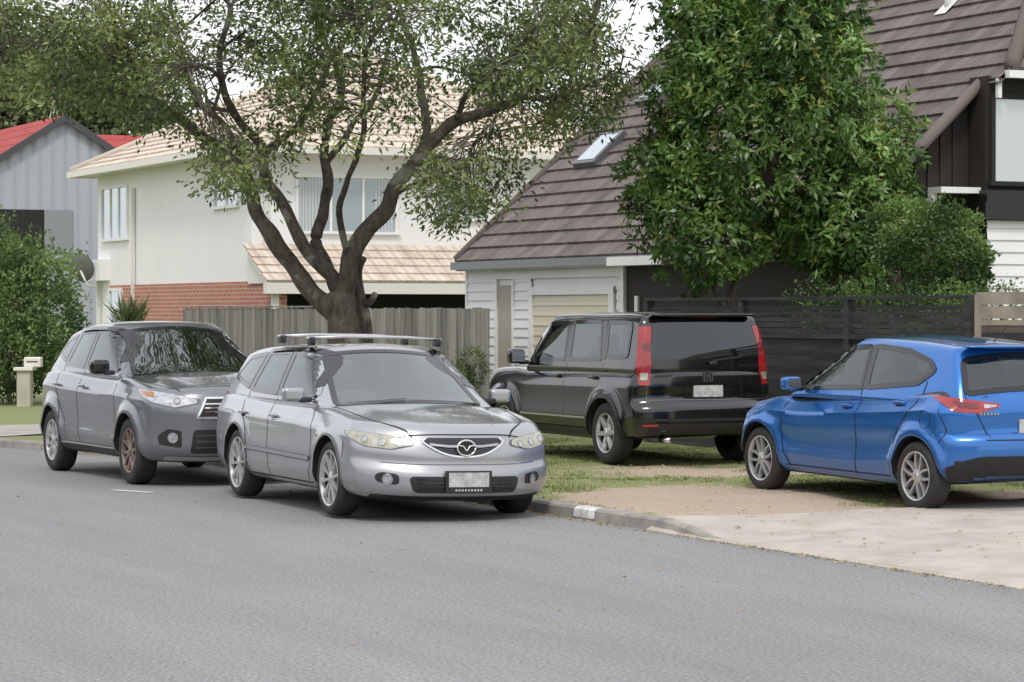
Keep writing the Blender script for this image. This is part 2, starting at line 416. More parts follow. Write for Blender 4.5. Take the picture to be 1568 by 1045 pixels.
c.window('windscreen',[(.97,-.68,.995),(.20,-.545,1.415),(.20,.545,1.415),(.97,.68,.995)],(1,0,.55),M['wglass'],rc=.06,ring=.05)
c.sstrip('pillar_b',[(-.38,.99),(-.355,1.39)],.10,M['gloss'],off=.005)
c.sstrip('pillar_c',[(-1.29,1.02),(-1.10,1.37)],.10,M['gloss'],off=.005)
c.window('front_window',[(.66,.8,1.0),(.13,.7,1.355),(-.30,.7,1.385),(-.33,.8,1.005)],(0,1,0),M['sglass'],rc=.03,two=True,ring=.045)
c.window('rear_window',[(-.43,.8,1.007),(-.41,.7,1.385),(-1.03,.7,1.37),(-1.22,.8,1.025)],(0,1,0),M['sglass'],rc=.03,two=True,ring=.045)
c.window('quarter_window',[(-1.35,.8,1.04),(-1.17,.7,1.36),(-1.70,.7,1.315),(-1.95,.8,1.13)],(0,1,0),M['sglass'],rc=.04,two=True,ring=.045)
c.sstrip('window_visor',[(.55,1.09),(.12,1.385),(-.35,1.415),(-1.05,1.395)],.028,M['gloss'],off=.024,curve=True)
c.window('tail_window',[(-2.3,-.60,1.05),(-2.05,-.50,1.33),(-2.05,.50,1.33),(-2.3,.60,1.05)],(-1,0,.3),M['sglass'],rc=.05)
c.finish(.97)
c.sstrip('door_gap',[(-.37,1.0),(-.38,.6),(-.36,.24)],.010,M['seam'],curve=True)
c.sstrip('door_gap_front',[(.72,.97),(.86,.8),(.86,.5),(.74,.24)],.010,M['seam'],curve=True)
c.sstrip('door_gap_rear',[(-1.28,1.0),(-1.22,.85),(-1.05,.68),(-.97,.5),(-.93,.26)],.010,M['seam'],curve=True)
c.sstrip('sill_line',[(.84,.255),(-.93,.255)],.012,M['seam'])
c.sstrip('rub_strip',[(.82,.47),(-.98,.49)],.035,P_sil,off=.012)
c.sstrip('rub_strip_gap',[(.82,.449),(-.98,.469)],.008,M['seam'],off=.006)
c.sstrip('bumper_gap',[(1.70,.66),(1.72,.52)],.008,M['seam'])
c.sstrip('side_indicator',[(1.02,.68),(1.08,.68)],.025,M['orange'],off=.008)
for sg in (1,-1):
    c.strip('bonnet_gap',[(2.12,sg*.44,0),(1.85,sg*.66,0),(1.4,sg*.74,0),(.98,sg*.77,0)],(0,0,1),.010,M['seam'],curve=True)
    c.strip('bonnet_crease',[(2.08,sg*.30,0),(1.6,sg*.46,0),(1.1,sg*.52,0)],(0,0,1),.006,P_sil,off=.008,curve=True)
    c.strip('roof_gutter',[(.1,sg*.56,0),(-.8,sg*.58,0),(-1.8,sg*.55,0)],(0,0,1),.014,M['black'],off=.003,curve=True)
    for x in (-.20,-1.12):
        h=c.cast(Vector((x,0,.80)),Vector((0,sg,0)))[0]
        c.blob('door_handle',(x,h.y+sg*.018,.81),(.17,.035,.03),P_sil,.4,6)
        c.panel('handle_cup',[(x-.06,0,.77),(x+.05,0,.77),(x+.05,0,.815),(x-.06,0,.815)],(0,sg,0),M['seam'],off=.002,rc=.02)
    c.blob('door_mirror',(.58,sg*.985,1.02),(.11,.19,.12),P_sil,.45,10)
    box('mirror_glass',(.515,.523),(sg*.90,sg*1.06),(.975,1.065),M['mirror'],c.root)
    c.blob('mirror_stalk',(.60,sg*.88,.975),(.08,.12,.05),M['black'],.5,6)
c.strip('bonnet_edge',[(2.1,-.64,.70),(2.1,-.4,.722),(2.15,0,.728),(2.1,.4,.722),(2.1,.64,.70)],(1,0,.15),.010,M['seam'],curve=True)
c.strip('bumper_line',[(2.2,-.70,.50),(2.25,-.4,.485),(2.25,.4,.485),(2.2,.70,.50)],(1,0,0),.006,M['lensd'],off=.004,curve=True)
gr=[(2.3,-.33,.705),(2.3,-.355,.665),(2.3,-.19,.575),(2.3,0,.548),(2.3,.19,.575),(2.3,.355,.665),(2.3,.33,.705)]
c.panel('grille',gr,(1,0,0),M['gloss'],off=.006,rc=.02)
for z in (.585,.605,.665,.685): c.strip('grille_mesh',[(2.3,-.17-(z-.56)*1.5,z),(2.3,.17+(z-.56)*1.5,z)],(1,0,0),.005,M['alud'],off=.010)
c.strip('grille_chrome',gr,(1,0,0),.014,M['chrome'],off=.016,curve=True)
c.strip('grille_bar',[(2.3,-.31,.652),(2.3,-.15,.636),(2.3,.15,.636),(2.3,.31,.652)],(1,0,0),.020,P_sil,off=.02)
c.panel('lower_intake',[(2.3,-.50,.385),(2.3,-.46,.245),(2.3,.46,.245),(2.3,.50,.385)],(1,0,0),M['black'],off=.005,rc=.05)
for z in (.27,.30,.33,.36): c.strip('intake_slat',[(2.3,-.44,z),(2.3,.44,z)],(1,0,0),.007,M['gloss'],off=.012)
for y in np.arange(-.42,.43,.06): c.strip('intake_rib',[(2.3,y,.26),(2.3,y,.375)],(1,0,0),.005,M['gloss'],off=.011)
c.strip('bumper_lip',[(2.3,-.76,.225),(2.3,-.4,.21),(2.3,.4,.21),(2.3,.76,.225)],(1,0,0),.012,M['seam'],off=.004,curve=True)
for sg in (1,-1):
    hl=[(2.20,sg*.45,.645),(2.15,sg*.45,.69),(2.05,sg*.62,.725),(1.88,sg*.80,.745),(1.66,sg*.89,.752),(1.74,sg*.88,.70),(1.97,sg*.82,.628),(2.14,sg*.64,.608)]
    d=(.8,sg*.6,.15)
    c.panel('headlamp_frame',hl,d,M['lensd'],off=.004,rc=.03)
    cen=sum((Vector(p) for p in hl),Vector())/len(hl)
    c.panel('headlamp',[cen+(Vector(p)-cen)*.93 for p in hl],d,M['lens'],off=.008,rc=.03)
    for (q,rad) in (((2.12,sg*.55,.652),.028),((2.04,sg*.68,.668),.034),((1.93,sg*.79,.685),.028)):
        c.disc('headlamp_bowl',q,d,rad,M['lensw'],off=.010); c.ring('bowl_ring',q,d,rad,.004,M['disc'],off=.012)
    d=(.9,sg*.45,0); q=(2.18,sg*.68,.36)
    c.panel('fog_recess',[(2.2,sg*.58,.31),(2.2,sg*.80,.335),(2.2,sg*.82,.39),(2.2,sg*.76,.42),(2.2,sg*.58,.40)],d,M['black'],off=.004,rc=.04)
    c.disc('fog_lamp',q,d,.036,M['lensw'],off=.012); c.ring('fog_ring',q,d,.042,.009,M['chrome'],off=.015)
hx=c.cast(Vector((0,0,.62)),Vector((1,0,0)))[0].x
tube('emblem_ring',[(hx+.035,.082*math.cos(t),.622+.064*math.sin(t)) for t in np.linspace(0,2*math.pi,33)],.0085,M['chrome'],c.root)
tube('emblem_wing',catmull([(hx+.04,-.072,.645),(hx+.04,-.03,.635),(hx+.04,0,.60),(hx+.04,.03,.635),(hx+.04,.072,.645)],5),.008,M['chrome'],c.root)
V,F=lathe([(.001,0),(.08,.0)],24); o=mk('emblem_back',V,F,M['gloss'],c.root); o.location=(hx+.03,0,.622); o.rotation_euler=(0,0,math.pi/2); o.scale=(1,1,.78)
hx=c.cast(Vector((0,0,.33)),Vector((1,0,0)))[0].x
box('plate_holder',(hx+.0,hx+.03),(-.21,.21),(.25,.435),M['gloss'],c.root,.006)
box('number_plate',(hx+.03,hx+.036),(-.18,.18),(.30,.42),M['plate'],c.root)
boxes('holder_lettering',[((hx+.03,hx+.033),(y,y+.016),(.264,.28)) for y in np.arange(-.12,.12,.028)],M['plate'],c.root)
for y0,y1 in ((-.62,-.05),(-.02,.55)):
    c.strip('wiper',[(.98,y0,1.0),(.93,y1,1.02)],(.5,0,1),.014,M['black'],off=.02)
for x,zz in ((-.05,1.525),(-.90,1.535)):
    tube('roof_bar',[(x,-.66,zz-.01),(x,-.3,zz+.01),(x,.3,zz+.01),(x,.66,zz-.01)],.014,M['alu'],c.root)
    for sg in (1,-1): c.blob('bar_foot',(x,sg*.61,zz-.035),(.11,.05,.075),M['black'],.4,6)
c.both('tail_lamp',[(-2.1,.86,.78),(-2.1,.86,.98),(-2.33,.7,.98),(-2.38,.7,.78)],(-.5,1,0),M['red'])
tube('aerial',[(-1.75,.2,1.40),(-1.9,.2,1.53)],.004,M['black'],c.root,5)

# ---- grey crossover
P_gry=paint('paint_grey',(.205,.215,.235),.65,.27)
gry=dict(paint=P_gry,xf=2.20,xr=-2.13,wb=2.67,R=.345,rim=.228,ty=.885,rimmat=(M['bronze'],M['alu']),spokes=spk(5,.34,.045,.03),flare=.045,
 top=[(-2.15,1.10),(-1.5,1.15),(0,1.11),(.7,1.10),(1.0,1.13),(1.4,1.09),(1.8,1.03),(2.05,.985),(2.20,.94)],
 bot=[(-2.15,.36),(-1.8,.28),(0,.25),(1.7,.25),(2.20,.24)],
 wid=[(-2.15,.80),(-1.7,.865),(0,.885),(1.3,.89),(1.8,.875),(2.20,.83)],sec=[(0,.90),(.08,.95),(.22,.975),(.45,.985),(.66,1.0),(.80,.99),(.88,.96),(1,.93)],
 front=[(0,-.14),(.12,-.03),(.3,0),(.7,-.0),(.88,-.03),(1,-.10)],fc=.34,fp=3.2,rear=[(0,-.08),(.3,0),(.6,-.03),(1,-.1)],rc=.28,bon=.03,crown=.045,
 crease=[([(-2.15,1.0),(-1,.95),(0,.92),(2.2,.88)],.020),([(-1,.50),(1,.42)],.015)],
 gh=dict(zb=1.05,xf=[(0,1.16),(.5,.70),(1,.10)],xr=[(0,-2.08),(1,-1.62)],roof=[(-2.2,1.40),(-1.7,1.53),(-1.2,1.61),(-.5,1.665),(.1,1.65),(.5,1.57),(1.1,1.4)],wb=.81,wr=.60,cf=.2,tap=[(-2.2,.87),(-1.5,.95),(0,1),(1,1)]))
c=Car('parked_compact_suv',gry,(-3.73,29.30,0),math.radians(-63.5))
c.window('windscreen',[(1.03,-.67,1.165),(.19,-.515,1.595),(.19,.515,1.595),(1.03,.67,1.165)],(1,0,.6),M['wglass'],rc=.06,ring=.05)
c.sstrip('pillar_b',[(-.41,1.15),(-.385,1.57)],.10,M['gloss'],off=.005)
c.sstrip('pillar_c',[(-1.22,1.18),(-1.05,1.53)],.10,M['gloss'],off=.005)
c.window('front_window',[(.72,.8,1.155),(.18,.7,1.515),(-.33,.7,1.56),(-.36,.8,1.165)],(0,1,0),M['sglass'],rc=.03,two=True,ring=.045)
c.window('rear_window',[(-.46,.8,1.17),(-.44,.7,1.56),(-.98,.7,1.535),(-1.15,.8,1.195)],(0,1,0),M['sglass'],rc=.03,two=True,ring=.045)
c.window('quarter_window',[(-1.28,.8,1.22),(-1.14,.7,1.51),(-1.45,.7,1.46),(-1.68,.8,1.30)],(0,1,0),M['dglass'],rc=.04,two=True,ring=.04)
c.window('tail_window',[(-2.05,-.58,1.18),(-1.75,-.48,1.46),(-1.75,.48,1.46),(-2.05,.58,1.18)],(-1,0,.4),M['sglass'],rc=.05)
c.finish(1.13)
c.sstrip('window_visor',[(.62,1.25),(.14,1.55),(-.35,1.59),(-1.05,1.565)],.035,M['gloss'],off=.03,curve=True)
c.sstrip('door_gap',[(-.40,1.15),(-.40,.6),(-.38,.3)],.010,M['seam'],curve=True)
c.sstrip('door_gap_front',[(.80,1.12),(.88,.9),(.86,.5),(.74,.3)],.010,M['seam'],curve=True)
c.sstrip('door_gap_rear',[(-1.24,1.18),(-1.20,1.0),(-1.05,.78),(-.97,.55),(-.93,.32)],.010,M['seam'],curve=True)
c.sstrip('sill_trim',[(.9,.30),(-.9,.30)],.07,M['black'],off=.01)
c.sstrip('sill_chrome',[(.85,.345),(-.9,.345)],.018,M['chrome'],off=.014)
for sg in (1,-1):
    c.strip('bonnet_gap',[(2.0,sg*.56,0),(1.6,sg*.70,0),(1.08,sg*.76,0)],(0,0,1),.010,M['seam'],curve=True)
    c.strip('bonnet_crease',[(2.02,sg*.26,0),(1.6,sg*.40,0),(1.15,sg*.46,0)],(0,0,1),.007,M['lensd'],off=.002,curve=True)
    for x in (-.20,-1.08):
        h=c.cast(Vector((x,0,.94)),Vector((0,sg,0)))[0]
        c.blob('door_handle',(x,h.y+sg*.018,.97),(.17,.035,.03),P_gry,.4,6)
    c.blob('door_mirror',(.68,sg*.98,1.19),(.12,.20,.15),M['gloss'],.5,10)
    c.blob('mirror_stalk',(.70,sg*.88,1.13),(.08,.12,.05),M['black'],.5,6)
    hl=[(2.15,sg*.42,.845),(2.12,sg*.40,.885),(1.96,sg*.62,.94),(1.80,sg*.80,.975),(1.54,sg*.88,.99),(1.66,sg*.88,.93),(1.90,sg*.82,.85),(2.08,sg*.64,.80)]
    d=(.8,sg*.6,.1)
    cen=sum((Vector(p) for p in hl),Vector())/len(hl)
    c.panel('headlamp_frame',[cen+(Vector(p)-cen)*1.05 for p in hl],d,M['lensd'],off=.004,rc=.012)
    c.panel('headlamp',[cen+(Vector(p)-cen)*.95 for p in hl],d,M['lensw'],off=.008,rc=.012)
    c.disc('headlamp_bowl',(2.04,sg*.60,.868),d,.038,M['lensd'],off=.012); c.disc('headlamp_bulb',(2.04,sg*.60,.868),d,.022,M['lensw'],off=.015)
    c.panel('indicator',[(1.84,sg*.78,.955),(1.66,sg*.87,.972),(1.70,sg*.87,.935),(1.88,sg*.79,.905)],d,M['orange'],off=.014,rc=.008)
    d=(.9,sg*.45,0); q=(2.1,sg*.68,.50)
    c.panel('fog_recess',[(2.1,sg*.58,.40),(2.1,sg*.84,.43),(2.1,sg*.86,.52),(2.1,sg*.74,.59),(2.1,sg*.58,.57)],d,M['black'],off=.004,rc=.02)
    c.disc('fog_lamp',q,d,.042,M['lensw'],off=.012); c.ring('fog_ring',q,d,.048,.010,M['chrome'],off=.015)
c.panel('grille',[(2.2,-.34,.90),(2.2,-.44,.70),(2.2,.44,.70),(2.2,.34,.90)],(1,0,0),M['black'],off=.005,rc=.03)
c.strip('grille_frame',[(2.2,-.34,.90),(2.2,-.44,.70),(2.2,.44,.70),(2.2,.34,.90)],(1,0,0),.022,M['chrome'],off=.014,closed=True)
c.panel('lower_grille',[(2.2,-.47,.58),(2.2,-.50,.34),(2.2,.50,.34),(2.2,.47,.58)],(1,0,0),M['black'],off=.005,rc=.04)
c.strip('skid_lip',[(2.2,-.7,.29),(2.2,-.3,.28),(2.2,.3,.28),(2.2,.7,.29)],(1,0,0),.045,M['alu'],off=.01,curve=True)
for z in (.76,.80,.84): c.strip('grille_slat',[(2.2,-.36,z),(2.2,.36,z)],(1,0,0),.012,M['chrome'],off=.012)
for z in (.40,.46,.52): c.strip('lower_slat',[(2.2,-.44,z),(2.2,.44,z)],(1,0,0),.008,M['disc'],off=.012)
hx=c.cast(Vector((0,0,.64)),Vector((1,0,0)))[0].x
box('number_plate',(hx+.005,hx+.02),(-.18,.18),(.58,.70),M['plate'],c.root)
c.both('tail_lamp',[(-1.95,.86,.98),(-1.95,.86,1.15),(-2.1,.7,1.12),(-2.15,.7,.98)],(-.5,1,0),M['red'])
for y0,y1 in ((-.62,-.05),(-.02,.55)):
    c.strip('wiper',[(1.06,y0,1.0),(1.02,y1,1.02)],(.5,0,1),.016,M['black'],off=.02)

# ---- black boxy SUV (rear view)
P_blk=paint('paint_black',(.004,.004,.005),.0,.18,dust=.05)
blk=dict(paint=P_blk,xf=2.10,xr=-2.20,wb=2.70,R=.345,rim=.222,ty=.875,rimmat=(M['alu'],M['alu']),spokes=spk(6,0,.075,.05),flare=.045,r=.045,bon=.01,
 top=[(-2.2,1.04),(-1.5,1.05),(0,1.04),(.8,1.03),(1.2,1.05),(1.7,1.03),(1.95,.98),(2.10,.92)],
 bot=[(-2.2,.36),(-1.8,.30),(0,.27),(1.7,.27),(2.1,.3)],
 wid=[(-2.2,.85),(-1.8,.87),(0,.87),(1.3,.87),(1.8,.865),(2.1,.83)],sec=[(0,.93),(.10,.97),(.3,1.0),(.8,.995),(.9,.975),(1,.94)],
 front=[(0,-.10),(.2,0),(.5,0),(.75,-.03),(1,-.10)],fc=.25,fp=3,rear=[(0,-.08),(.15,.0),(.42,.0),(.50,-.07),(.8,-.08),(1,-.09)],rc=.15,rp=5,crown=.03,
 gh=dict(zb=.98,xf=[(0,1.05),(.5,.80),(1,.42)],xr=[(0,-2.11),(.5,-2.09),(1,-2.0)],roof=[(-2.1,1.63),(-1.8,1.67),(-1.0,1.685),(-.3,1.68),(.4,1.65),(1.1,1.5)],wb=.825,wr=.72,cf=.15,cr=.08,r=.065,tap=[(-2.1,.99),(-1.5,1),(0,1),(1,1)]))
c=Car('parked_boxy_suv',blk,(1.255,31.42,.085),math.radians(114.5))
c.window('windscreen',[(.98,-.70,1.09),(.50,-.63,1.58),(.50,.63,1.58),(.98,.70,1.09)],(1,0,.5),M['wglass'],rc=.06,ring=.04)
c.sstrip('pillar_b',[(-.27,1.12),(-.255,1.57)],.12,M['gloss'],off=.005)
c.sstrip('pillar_c',[(-1.18,1.15),(-1.10,1.57)],.12,M['gloss'],off=.005)
c.window('front_window',[(.74,.8,1.13),(.44,.7,1.53),(-.18,.7,1.56),(-.20,.8,1.135)],(0,1,0),M['sglass'],rc=.04,two=True,ring=.045)
c.window('rear_window',[(-.34,.8,1.14),(-.33,.7,1.565),(-1.02,.7,1.565),(-1.12,.8,1.155)],(0,1,0),M['sglass'],rc=.04,two=True,ring=.045)
c.window('quarter_window',[(-1.26,.8,1.18),(-1.20,.7,1.56),(-1.76,.7,1.555),(-1.76,.8,1.19)],(0,1,0),M['sglass'],rc=.06,two=True,ring=.045)
c.finish(1.05)
c.panel('tail_window',[(-2.1,-.68,1.17),(-2.0,-.61,1.565),(-2.0,.61,1.565),(-2.1,.68,1.17)],(-1,0,.1),M['dglass'],off=.008,rc=.07)
c.both('tail_lamp',[(-1.97,.80,1.52),(-2.08,.71,1.53),(-2.15,.745,1.12),(-2.18,.785,.88),(-2.10,.87,.89),(-2.03,.86,1.1)],(-.75,.66,0),M['red'],off=.008,rc=.02)
c.both('tail_lamp_cap',[(-2.05,.80,1.34),(-2.13,.74,1.34),(-2.15,.745,1.26),(-2.08,.80,1.26)],(-.75,.66,0),M['redd'],off=.013,rc=.01)
c.both('reverse_lamp',[(-2.09,.85,1.02),(-2.15,.785,1.02),(-2.16,.80,.94),(-2.11,.855,.94)],(-.75,.66,0),M['lens'],off=.013,rc=.01)
c.panel('brake_lamp',[(-2.0,-.16,1.60),(-2.0,-.16,1.625),(-2.0,.16,1.625),(-2.0,.16,1.60)],(-1,0,.3),M['redd'],off=.03,rc=.005)
c.blob('roof_spoiler',(-1.98,0,1.645),(.26,1.26,.05),P_blk,.7,12)
c.sstrip('door_gap',[(-.27,1.1),(-.27,.6),(-.25,.32)],.007,M['disc'])
c.sstrip('door_gap_front',[(.80,1.08),(.86,.85),(.86,.5),(.80,.32)],.008,M['disc'],off=.004)
c.sstrip('door_gap_rear',[(-1.18,1.1),(-1.16,.9),(-1.0,.75),(-.92,.5)],.006,M['disc'],off=.004,curve=True)
c.sstrip('rub_strip',[(.84,.50),(-.92,.50)],.022,M['alu'],off=.02)
c.sstrip('sill_trim',[(.9,.34),(-.9,.34)],.09,M['black'],off=.02)
for sg in (1,-1):
    for x in (-.08,-1.02):
        h=c.cast(Vector((x,0,.95)),Vector((0,sg,0)))[0]
        c.blob('door_handle',(x,h.y+sg*.02,.955),(.18,.04,.035),P_blk,.4,6)
    c.blob('door_mirror',(.74,sg*.99,1.16),(.12,.20,.17),P_blk,.5,10)
    c.blob('mirror_stalk',(.76,sg*.88,1.09),(.08,.12,.05),M['black'],.5,6)
    box('mirror_glass',(.672,.679),(sg*.91,sg*1.07),(1.10,1.22),M['mirror'],c.root)
    c.panel('reflector',[(-2.1,sg*.62,.44),(-2.1,sg*.79,.44),(-2.1,sg*.79,.465),(-2.1,sg*.62,.465)],(-1,sg*.3,0),M['red'],off=.02,rc=.004)
    c.strip('tailgate_gap_side',[(-2.1,sg*.71,1.08),(-2.1,sg*.72,.72)],(-1,0,0),.006,M['disc'],off=.004)
    for xw in (1.35,-1.35):
        c.strip('arch_cladding',[(xw+.42*math.cos(t),0,.345+.42*math.sin(t)) for t in np.linspace(-.12,math.pi+.12,24)],(0,sg,0),.05,M['black'],off=.012)
c.strip('rear_bumper_top',[(-2.2,-.84,.725),(-2.2,0,.725),(-2.2,.84,.725)],(-1,0,0),.008,M['disc'],off=.006)
c.strip('rear_bumper_step',[(-2.2,-.80,.51),(-2.2,.80,.51)],(-1,0,0),.03,M['black'],off=.02)
c.panel('rear_bumper_lower',[(-2.2,-.72,.33),(-2.2,-.72,.47),(-2.2,.72,.47),(-2.2,.72,.33)],(-1,0,0),M['black'],off=.012,rc=.03)
c.panel('tailgate_recess',[(-2.2,-.30,.74),(-2.2,-.30,.90),(-2.2,.30,.90),(-2.2,.30,.74)],(-1,0,0),M['gloss'],off=.004,rc=.02)
hx=c.cast(Vector((0,0,.8)),Vector((-1,0,0)))[0].x
box('number_plate',(hx-.018,hx-.008),(-.18,.18),(.755,.88),M['plate'],c.root)
box('plate_frame',(hx-.008,hx),(-.20,.20),(.735,.90),M['black'],c.root)
boxes('emblem',[((hx-.024,hx-.012),(y0,y1),(z0-.035,z1-.035)) for y0,y1,z0,z1 in ((-.055,-.04,.96,1.06),(.04,.055,.96,1.06),(-.055,.055,.955,.963),(-.055,.055,1.057,1.065),(-.026,-.014,.975,1.045),(.014,.026,.975,1.045),(-.014,.014,1.004,1.016))],M['chrome'],c.root)
boxes('lettering',[((hx-.016,hx-.004),(y,y+.020),(.985,1.005)) for y in np.arange(.44,.66,.028)],M['chrome'],c.root)
c.strip('rear_wiper',[(-2.1,-.05,1.15),(-2.1,-.42,1.19)],(-1,0,0),.02,M['black'],off=.025)
c.blob('wiper_pivot',(-2.14,-.05,1.12),(.05,.10,.05),M['black'],.6,6)
tube('exhaust',[(-2.0,.52,.30),(-2.2,.52,.29)],.032,M['chrome'],c.root)
tube('aerial',[(-1.5,.1,1.66),(-1.62,.1,1.85)],.004,M['black'],c.root,5)

# ---- blue hatchback (rear-left view)
P_blu=paint('paint_blue',(.012,.15,.50),.55,.22)
blu=dict(paint=P_blu,xf=2.08,xr=-1.94,wb=2.57,R=.305,rim=.215,ty=.842,tw=.19,rimmat=(M['alu'],M['alu']),spokes=spk(5,.42,.036,.026),flare=.034,
 top=[(-1.94,1.06),(-1.6,1.09),(-1.0,1.05),(0,.98),(.7,.94),(1.0,.95),(1.4,.90),(1.8,.82),(2.08,.70)],
 bot=[(-1.94,.36),(-1.6,.26),(0,.2),(1.6,.2),(2.08,.2)],
 wid=[(-1.94,.77),(-1.6,.835),(-1.0,.845),(.5,.84),(1.2,.845),(1.7,.82),(2.08,.75)],
 sec=[(0,.89),(.10,.945),(.25,.965),(.45,.975),(.62,1.0),(.78,.985),(.84,.955),(1,.88)],
 front=[(0,-.10),(.2,0),(.5,0),(.75,-.05),(1,-.15)],fc=.45,fp=2.4,rear=[(0,-.12),(.15,-.01),(.42,0),(.52,-.08),(.70,-.07),(.85,-.09),(1,-.2)],rc=.24,rp=3.4,crown=.05,
 crease=[([(-1.98,.88),(-1.3,.87),(0,.80),(1.2,.76),(2.0,.70)],.022),([(-1,.42),(0,.36),(1,.40)],.016)],
 gh=dict(zb=.90,xf=[(0,1.12),(.5,.68),(1,.12)],xr=[(0,-1.86),(.5,-1.74),(1,-1.56)],roof=[(-1.9,1.34),(-1.55,1.425),(-1.0,1.48),(-.4,1.50),(.1,1.48),(.6,1.38),(1.1,1.2)],wb=.79,wr=.58,cf=.2,cr=.12,r=.06,tap=[(-1.9,.88),(-1.4,.955),(-.6,1),(1,1)]))
a0=math.radians(26.0)
ow=Vector((3.47,23.35,0))+Vector((-math.sin(a0),math.cos(a0),0))*1.285+Vector((math.cos(a0),math.sin(a0),0))*.842
c=Car('parked_hatchback',blu,(ow.x,ow.y,.06),math.radians(90)+a0,-math.radians(.7))
c.window('windscreen',[(.97,-.67,.985),(.20,-.52,1.42),(.20,.52,1.42),(.97,.67,.985)],(1,0,.55),M['wglass'],rc=.06,ring=.05)
c.sstrip('pillar_b',[(-.365,1.02),(-.31,1.41)],.11,M['gloss'],off=.005)
c.window('front_window',[(.72,.8,1.0),(.17,.7,1.365),(-.26,.7,1.40),(-.32,.8,1.035)],(0,1,0),M['sglass'],rc=.03,two=True,ring=.045)
c.window('rear_window',[(-.41,.8,1.04),(-.36,.7,1.405),(-.88,.7,1.375),(-1.21,.7,1.29),(-1.31,.8,1.215),(-1.14,.8,1.10)],(0,1,0),M['sglass'],rc=.03,two=True,ring=.045)
c.window('tail_window',[(-1.86,-.62,1.12),(-1.62,-.53,1.365),(-1.62,.53,1.365),(-1.86,.62,1.12)],(-1,0,.6),M['sglass'],rc=.07)
c.finish(.98,drv=-.36)
c.blob('roof_spoiler',(-1.56,0,1.425),(.26,1.06,.04),P_blu,.8,12)
c.panel('brake_lamp',[(-1.7,-.12,1.412),(-1.7,-.12,1.425),(-1.7,.12,1.425),(-1.7,.12,1.412)],(-1,0,.0),M['red'],off=.10,rc=.003)
c.strip('rear_wiper',[(-1.8,0,1.135),(-1.8,-.38,1.17)],(-1,0,.4),.018,M['black'],off=.02)
for sg in (1,-1):
    d=(-.8,sg*.6,.1)
    tl=[(-1.46,sg*.83,1.03),(-1.70,sg*.80,1.01),(-1.86,sg*.62,.985),(-1.93,sg*.42,.96),(-1.93,sg*.44,.925),(-1.90,sg*.62,.875),(-1.76,sg*.79,.885)]
    c.panel('tail_lamp',tl,d,M['red'],off=.010,rc=.008)
    c.panel('tail_lamp_inner',[(-1.72,sg*.77,.975),(-1.86,sg*.60,.96),(-1.88,sg*.60,.915),(-1.78,sg*.74,.92)],d,M['redd'],off=.014,rc=.01)
    c.panel('reverse_lamp',[(-1.88,sg*.56,.955),(-1.92,sg*.45,.945),(-1.92,sg*.46,.93),(-1.89,sg*.56,.915)],d,M['lensw'],off=.014,rc=.005)
    for x,z in ((-.16,.865),(-.98,.925)):
        h=c.cast(Vector((x,0,z)),Vector((0,sg,0)))[0]
        c.blob('door_handle',(x,h.y+sg*.016,z),(.17,.035,.03),P_blu,.4,6)
        c.panel('handle_cup',[(x-.05,0,z-.03),(x+.05,0,z-.03),(x+.05,0,z+.02),(x-.05,0,z+.02)],(0,sg,0),M['seam'],off=.002,rc=.02)
    c.blob('door_mirror',(.60,sg*.93,1.04),(.12,.17,.12),P_blu,.45,10)
    box('mirror_glass',(.534,.541),(sg*.86,sg*1.0),(.995,1.085),M['mirror'],c.root)
    c.blob('mirror_base',(.62,sg*.85,.99),(.08,.12,.05),M['gloss'],.5,6)
    c.strip('tailgate_gap',[(-1.7,sg*.62,1.10),(-1.9,sg*.68,1.0),(-1.95,sg*.60,.84),(-1.95,sg*.50,.66)],(-1,sg*.3,0),.009,M['seam'],curve=True)
    c.panel('bumper_vent',[(-1.8,sg*.80,.46),(-1.95,sg*.55,.44),(-1.95,sg*.5,.38),(-1.8,sg*.80,.38)],(-.8,sg*.6,0),M['black'],off=.008,rc=.02)
c.sstrip('door_gap',[(-.34,1.03),(-.34,.6),(-.30,.25)],.010,M['seam'],curve=True)
c.sstrip('door_gap_front',[(.84,.96),(.90,.8),(.90,.5),(.80,.26)],.010,M['seam'],curve=True)
c.sstrip('door_gap_rear',[(-1.26,1.12),(-1.22,.92),(-1.02,.70),(-.92,.5),(-.86,.27)],.010,M['seam'],curve=True)
c.sstrip('sill_line',[(.86,.275),(-.86,.275)],.010,M['seam'])
c.sstrip('fuel_flap',[(-1.43+.075*math.cos(t),.80+.075*math.sin(t)) for t in np.linspace(0,6.283,21)],.006,M['seam'],sides=(1,))
c.sstrip('bumper_gap',[(-1.60,.90),(-1.66,.72),(-1.60,.60)],.007,M['seam'],curve=True)
c.panel('rear_bumper_lower',[(-2.0,-.82,.24),(-2.0,-.82,.40),(-2.0,-.55,.50),(-2.0,.55,.50),(-2.0,.82,.40),(-2.0,.82,.24)],(-1,0,0),M['black'],off=.006,rc=.04)
c.both('rear_bumper_lower_side',[(-1.62,.8,.27),(-1.62,.8,.34),(-1.80,.7,.46),(-1.92,.6,.50),(-1.92,.6,.27)],(-.7,.7,0),M['black'],off=.005,rc=.03)
c.strip('tailgate_bottom',[(-2.0,-.52,.64),(-2.0,.52,.64)],(-1,0,0),.01,M['seam'])
hx=c.cast(Vector((0,0,.76)),Vector((-1,0,0)))[0].x
box('number_plate',(hx-.015,hx-.004),(-.18,.18),(.69,.81),M['plate'],c.root)
for y in np.arange(.38,.54,.03):
    h=c.cast(Vector((0,y,.86)),Vector((-1,0,0)))[0]; box('letter',(h.x-.008,h.x+.004),(y,y+.018),(.85,.872),M['chrome'],c.root)
tube('emblem_ring',[(hx-.005,.06*math.cos(t),.92+.045*math.sin(t)) for t in np.linspace(0,2*math.pi,25)],.007,M['chrome'],c.root)
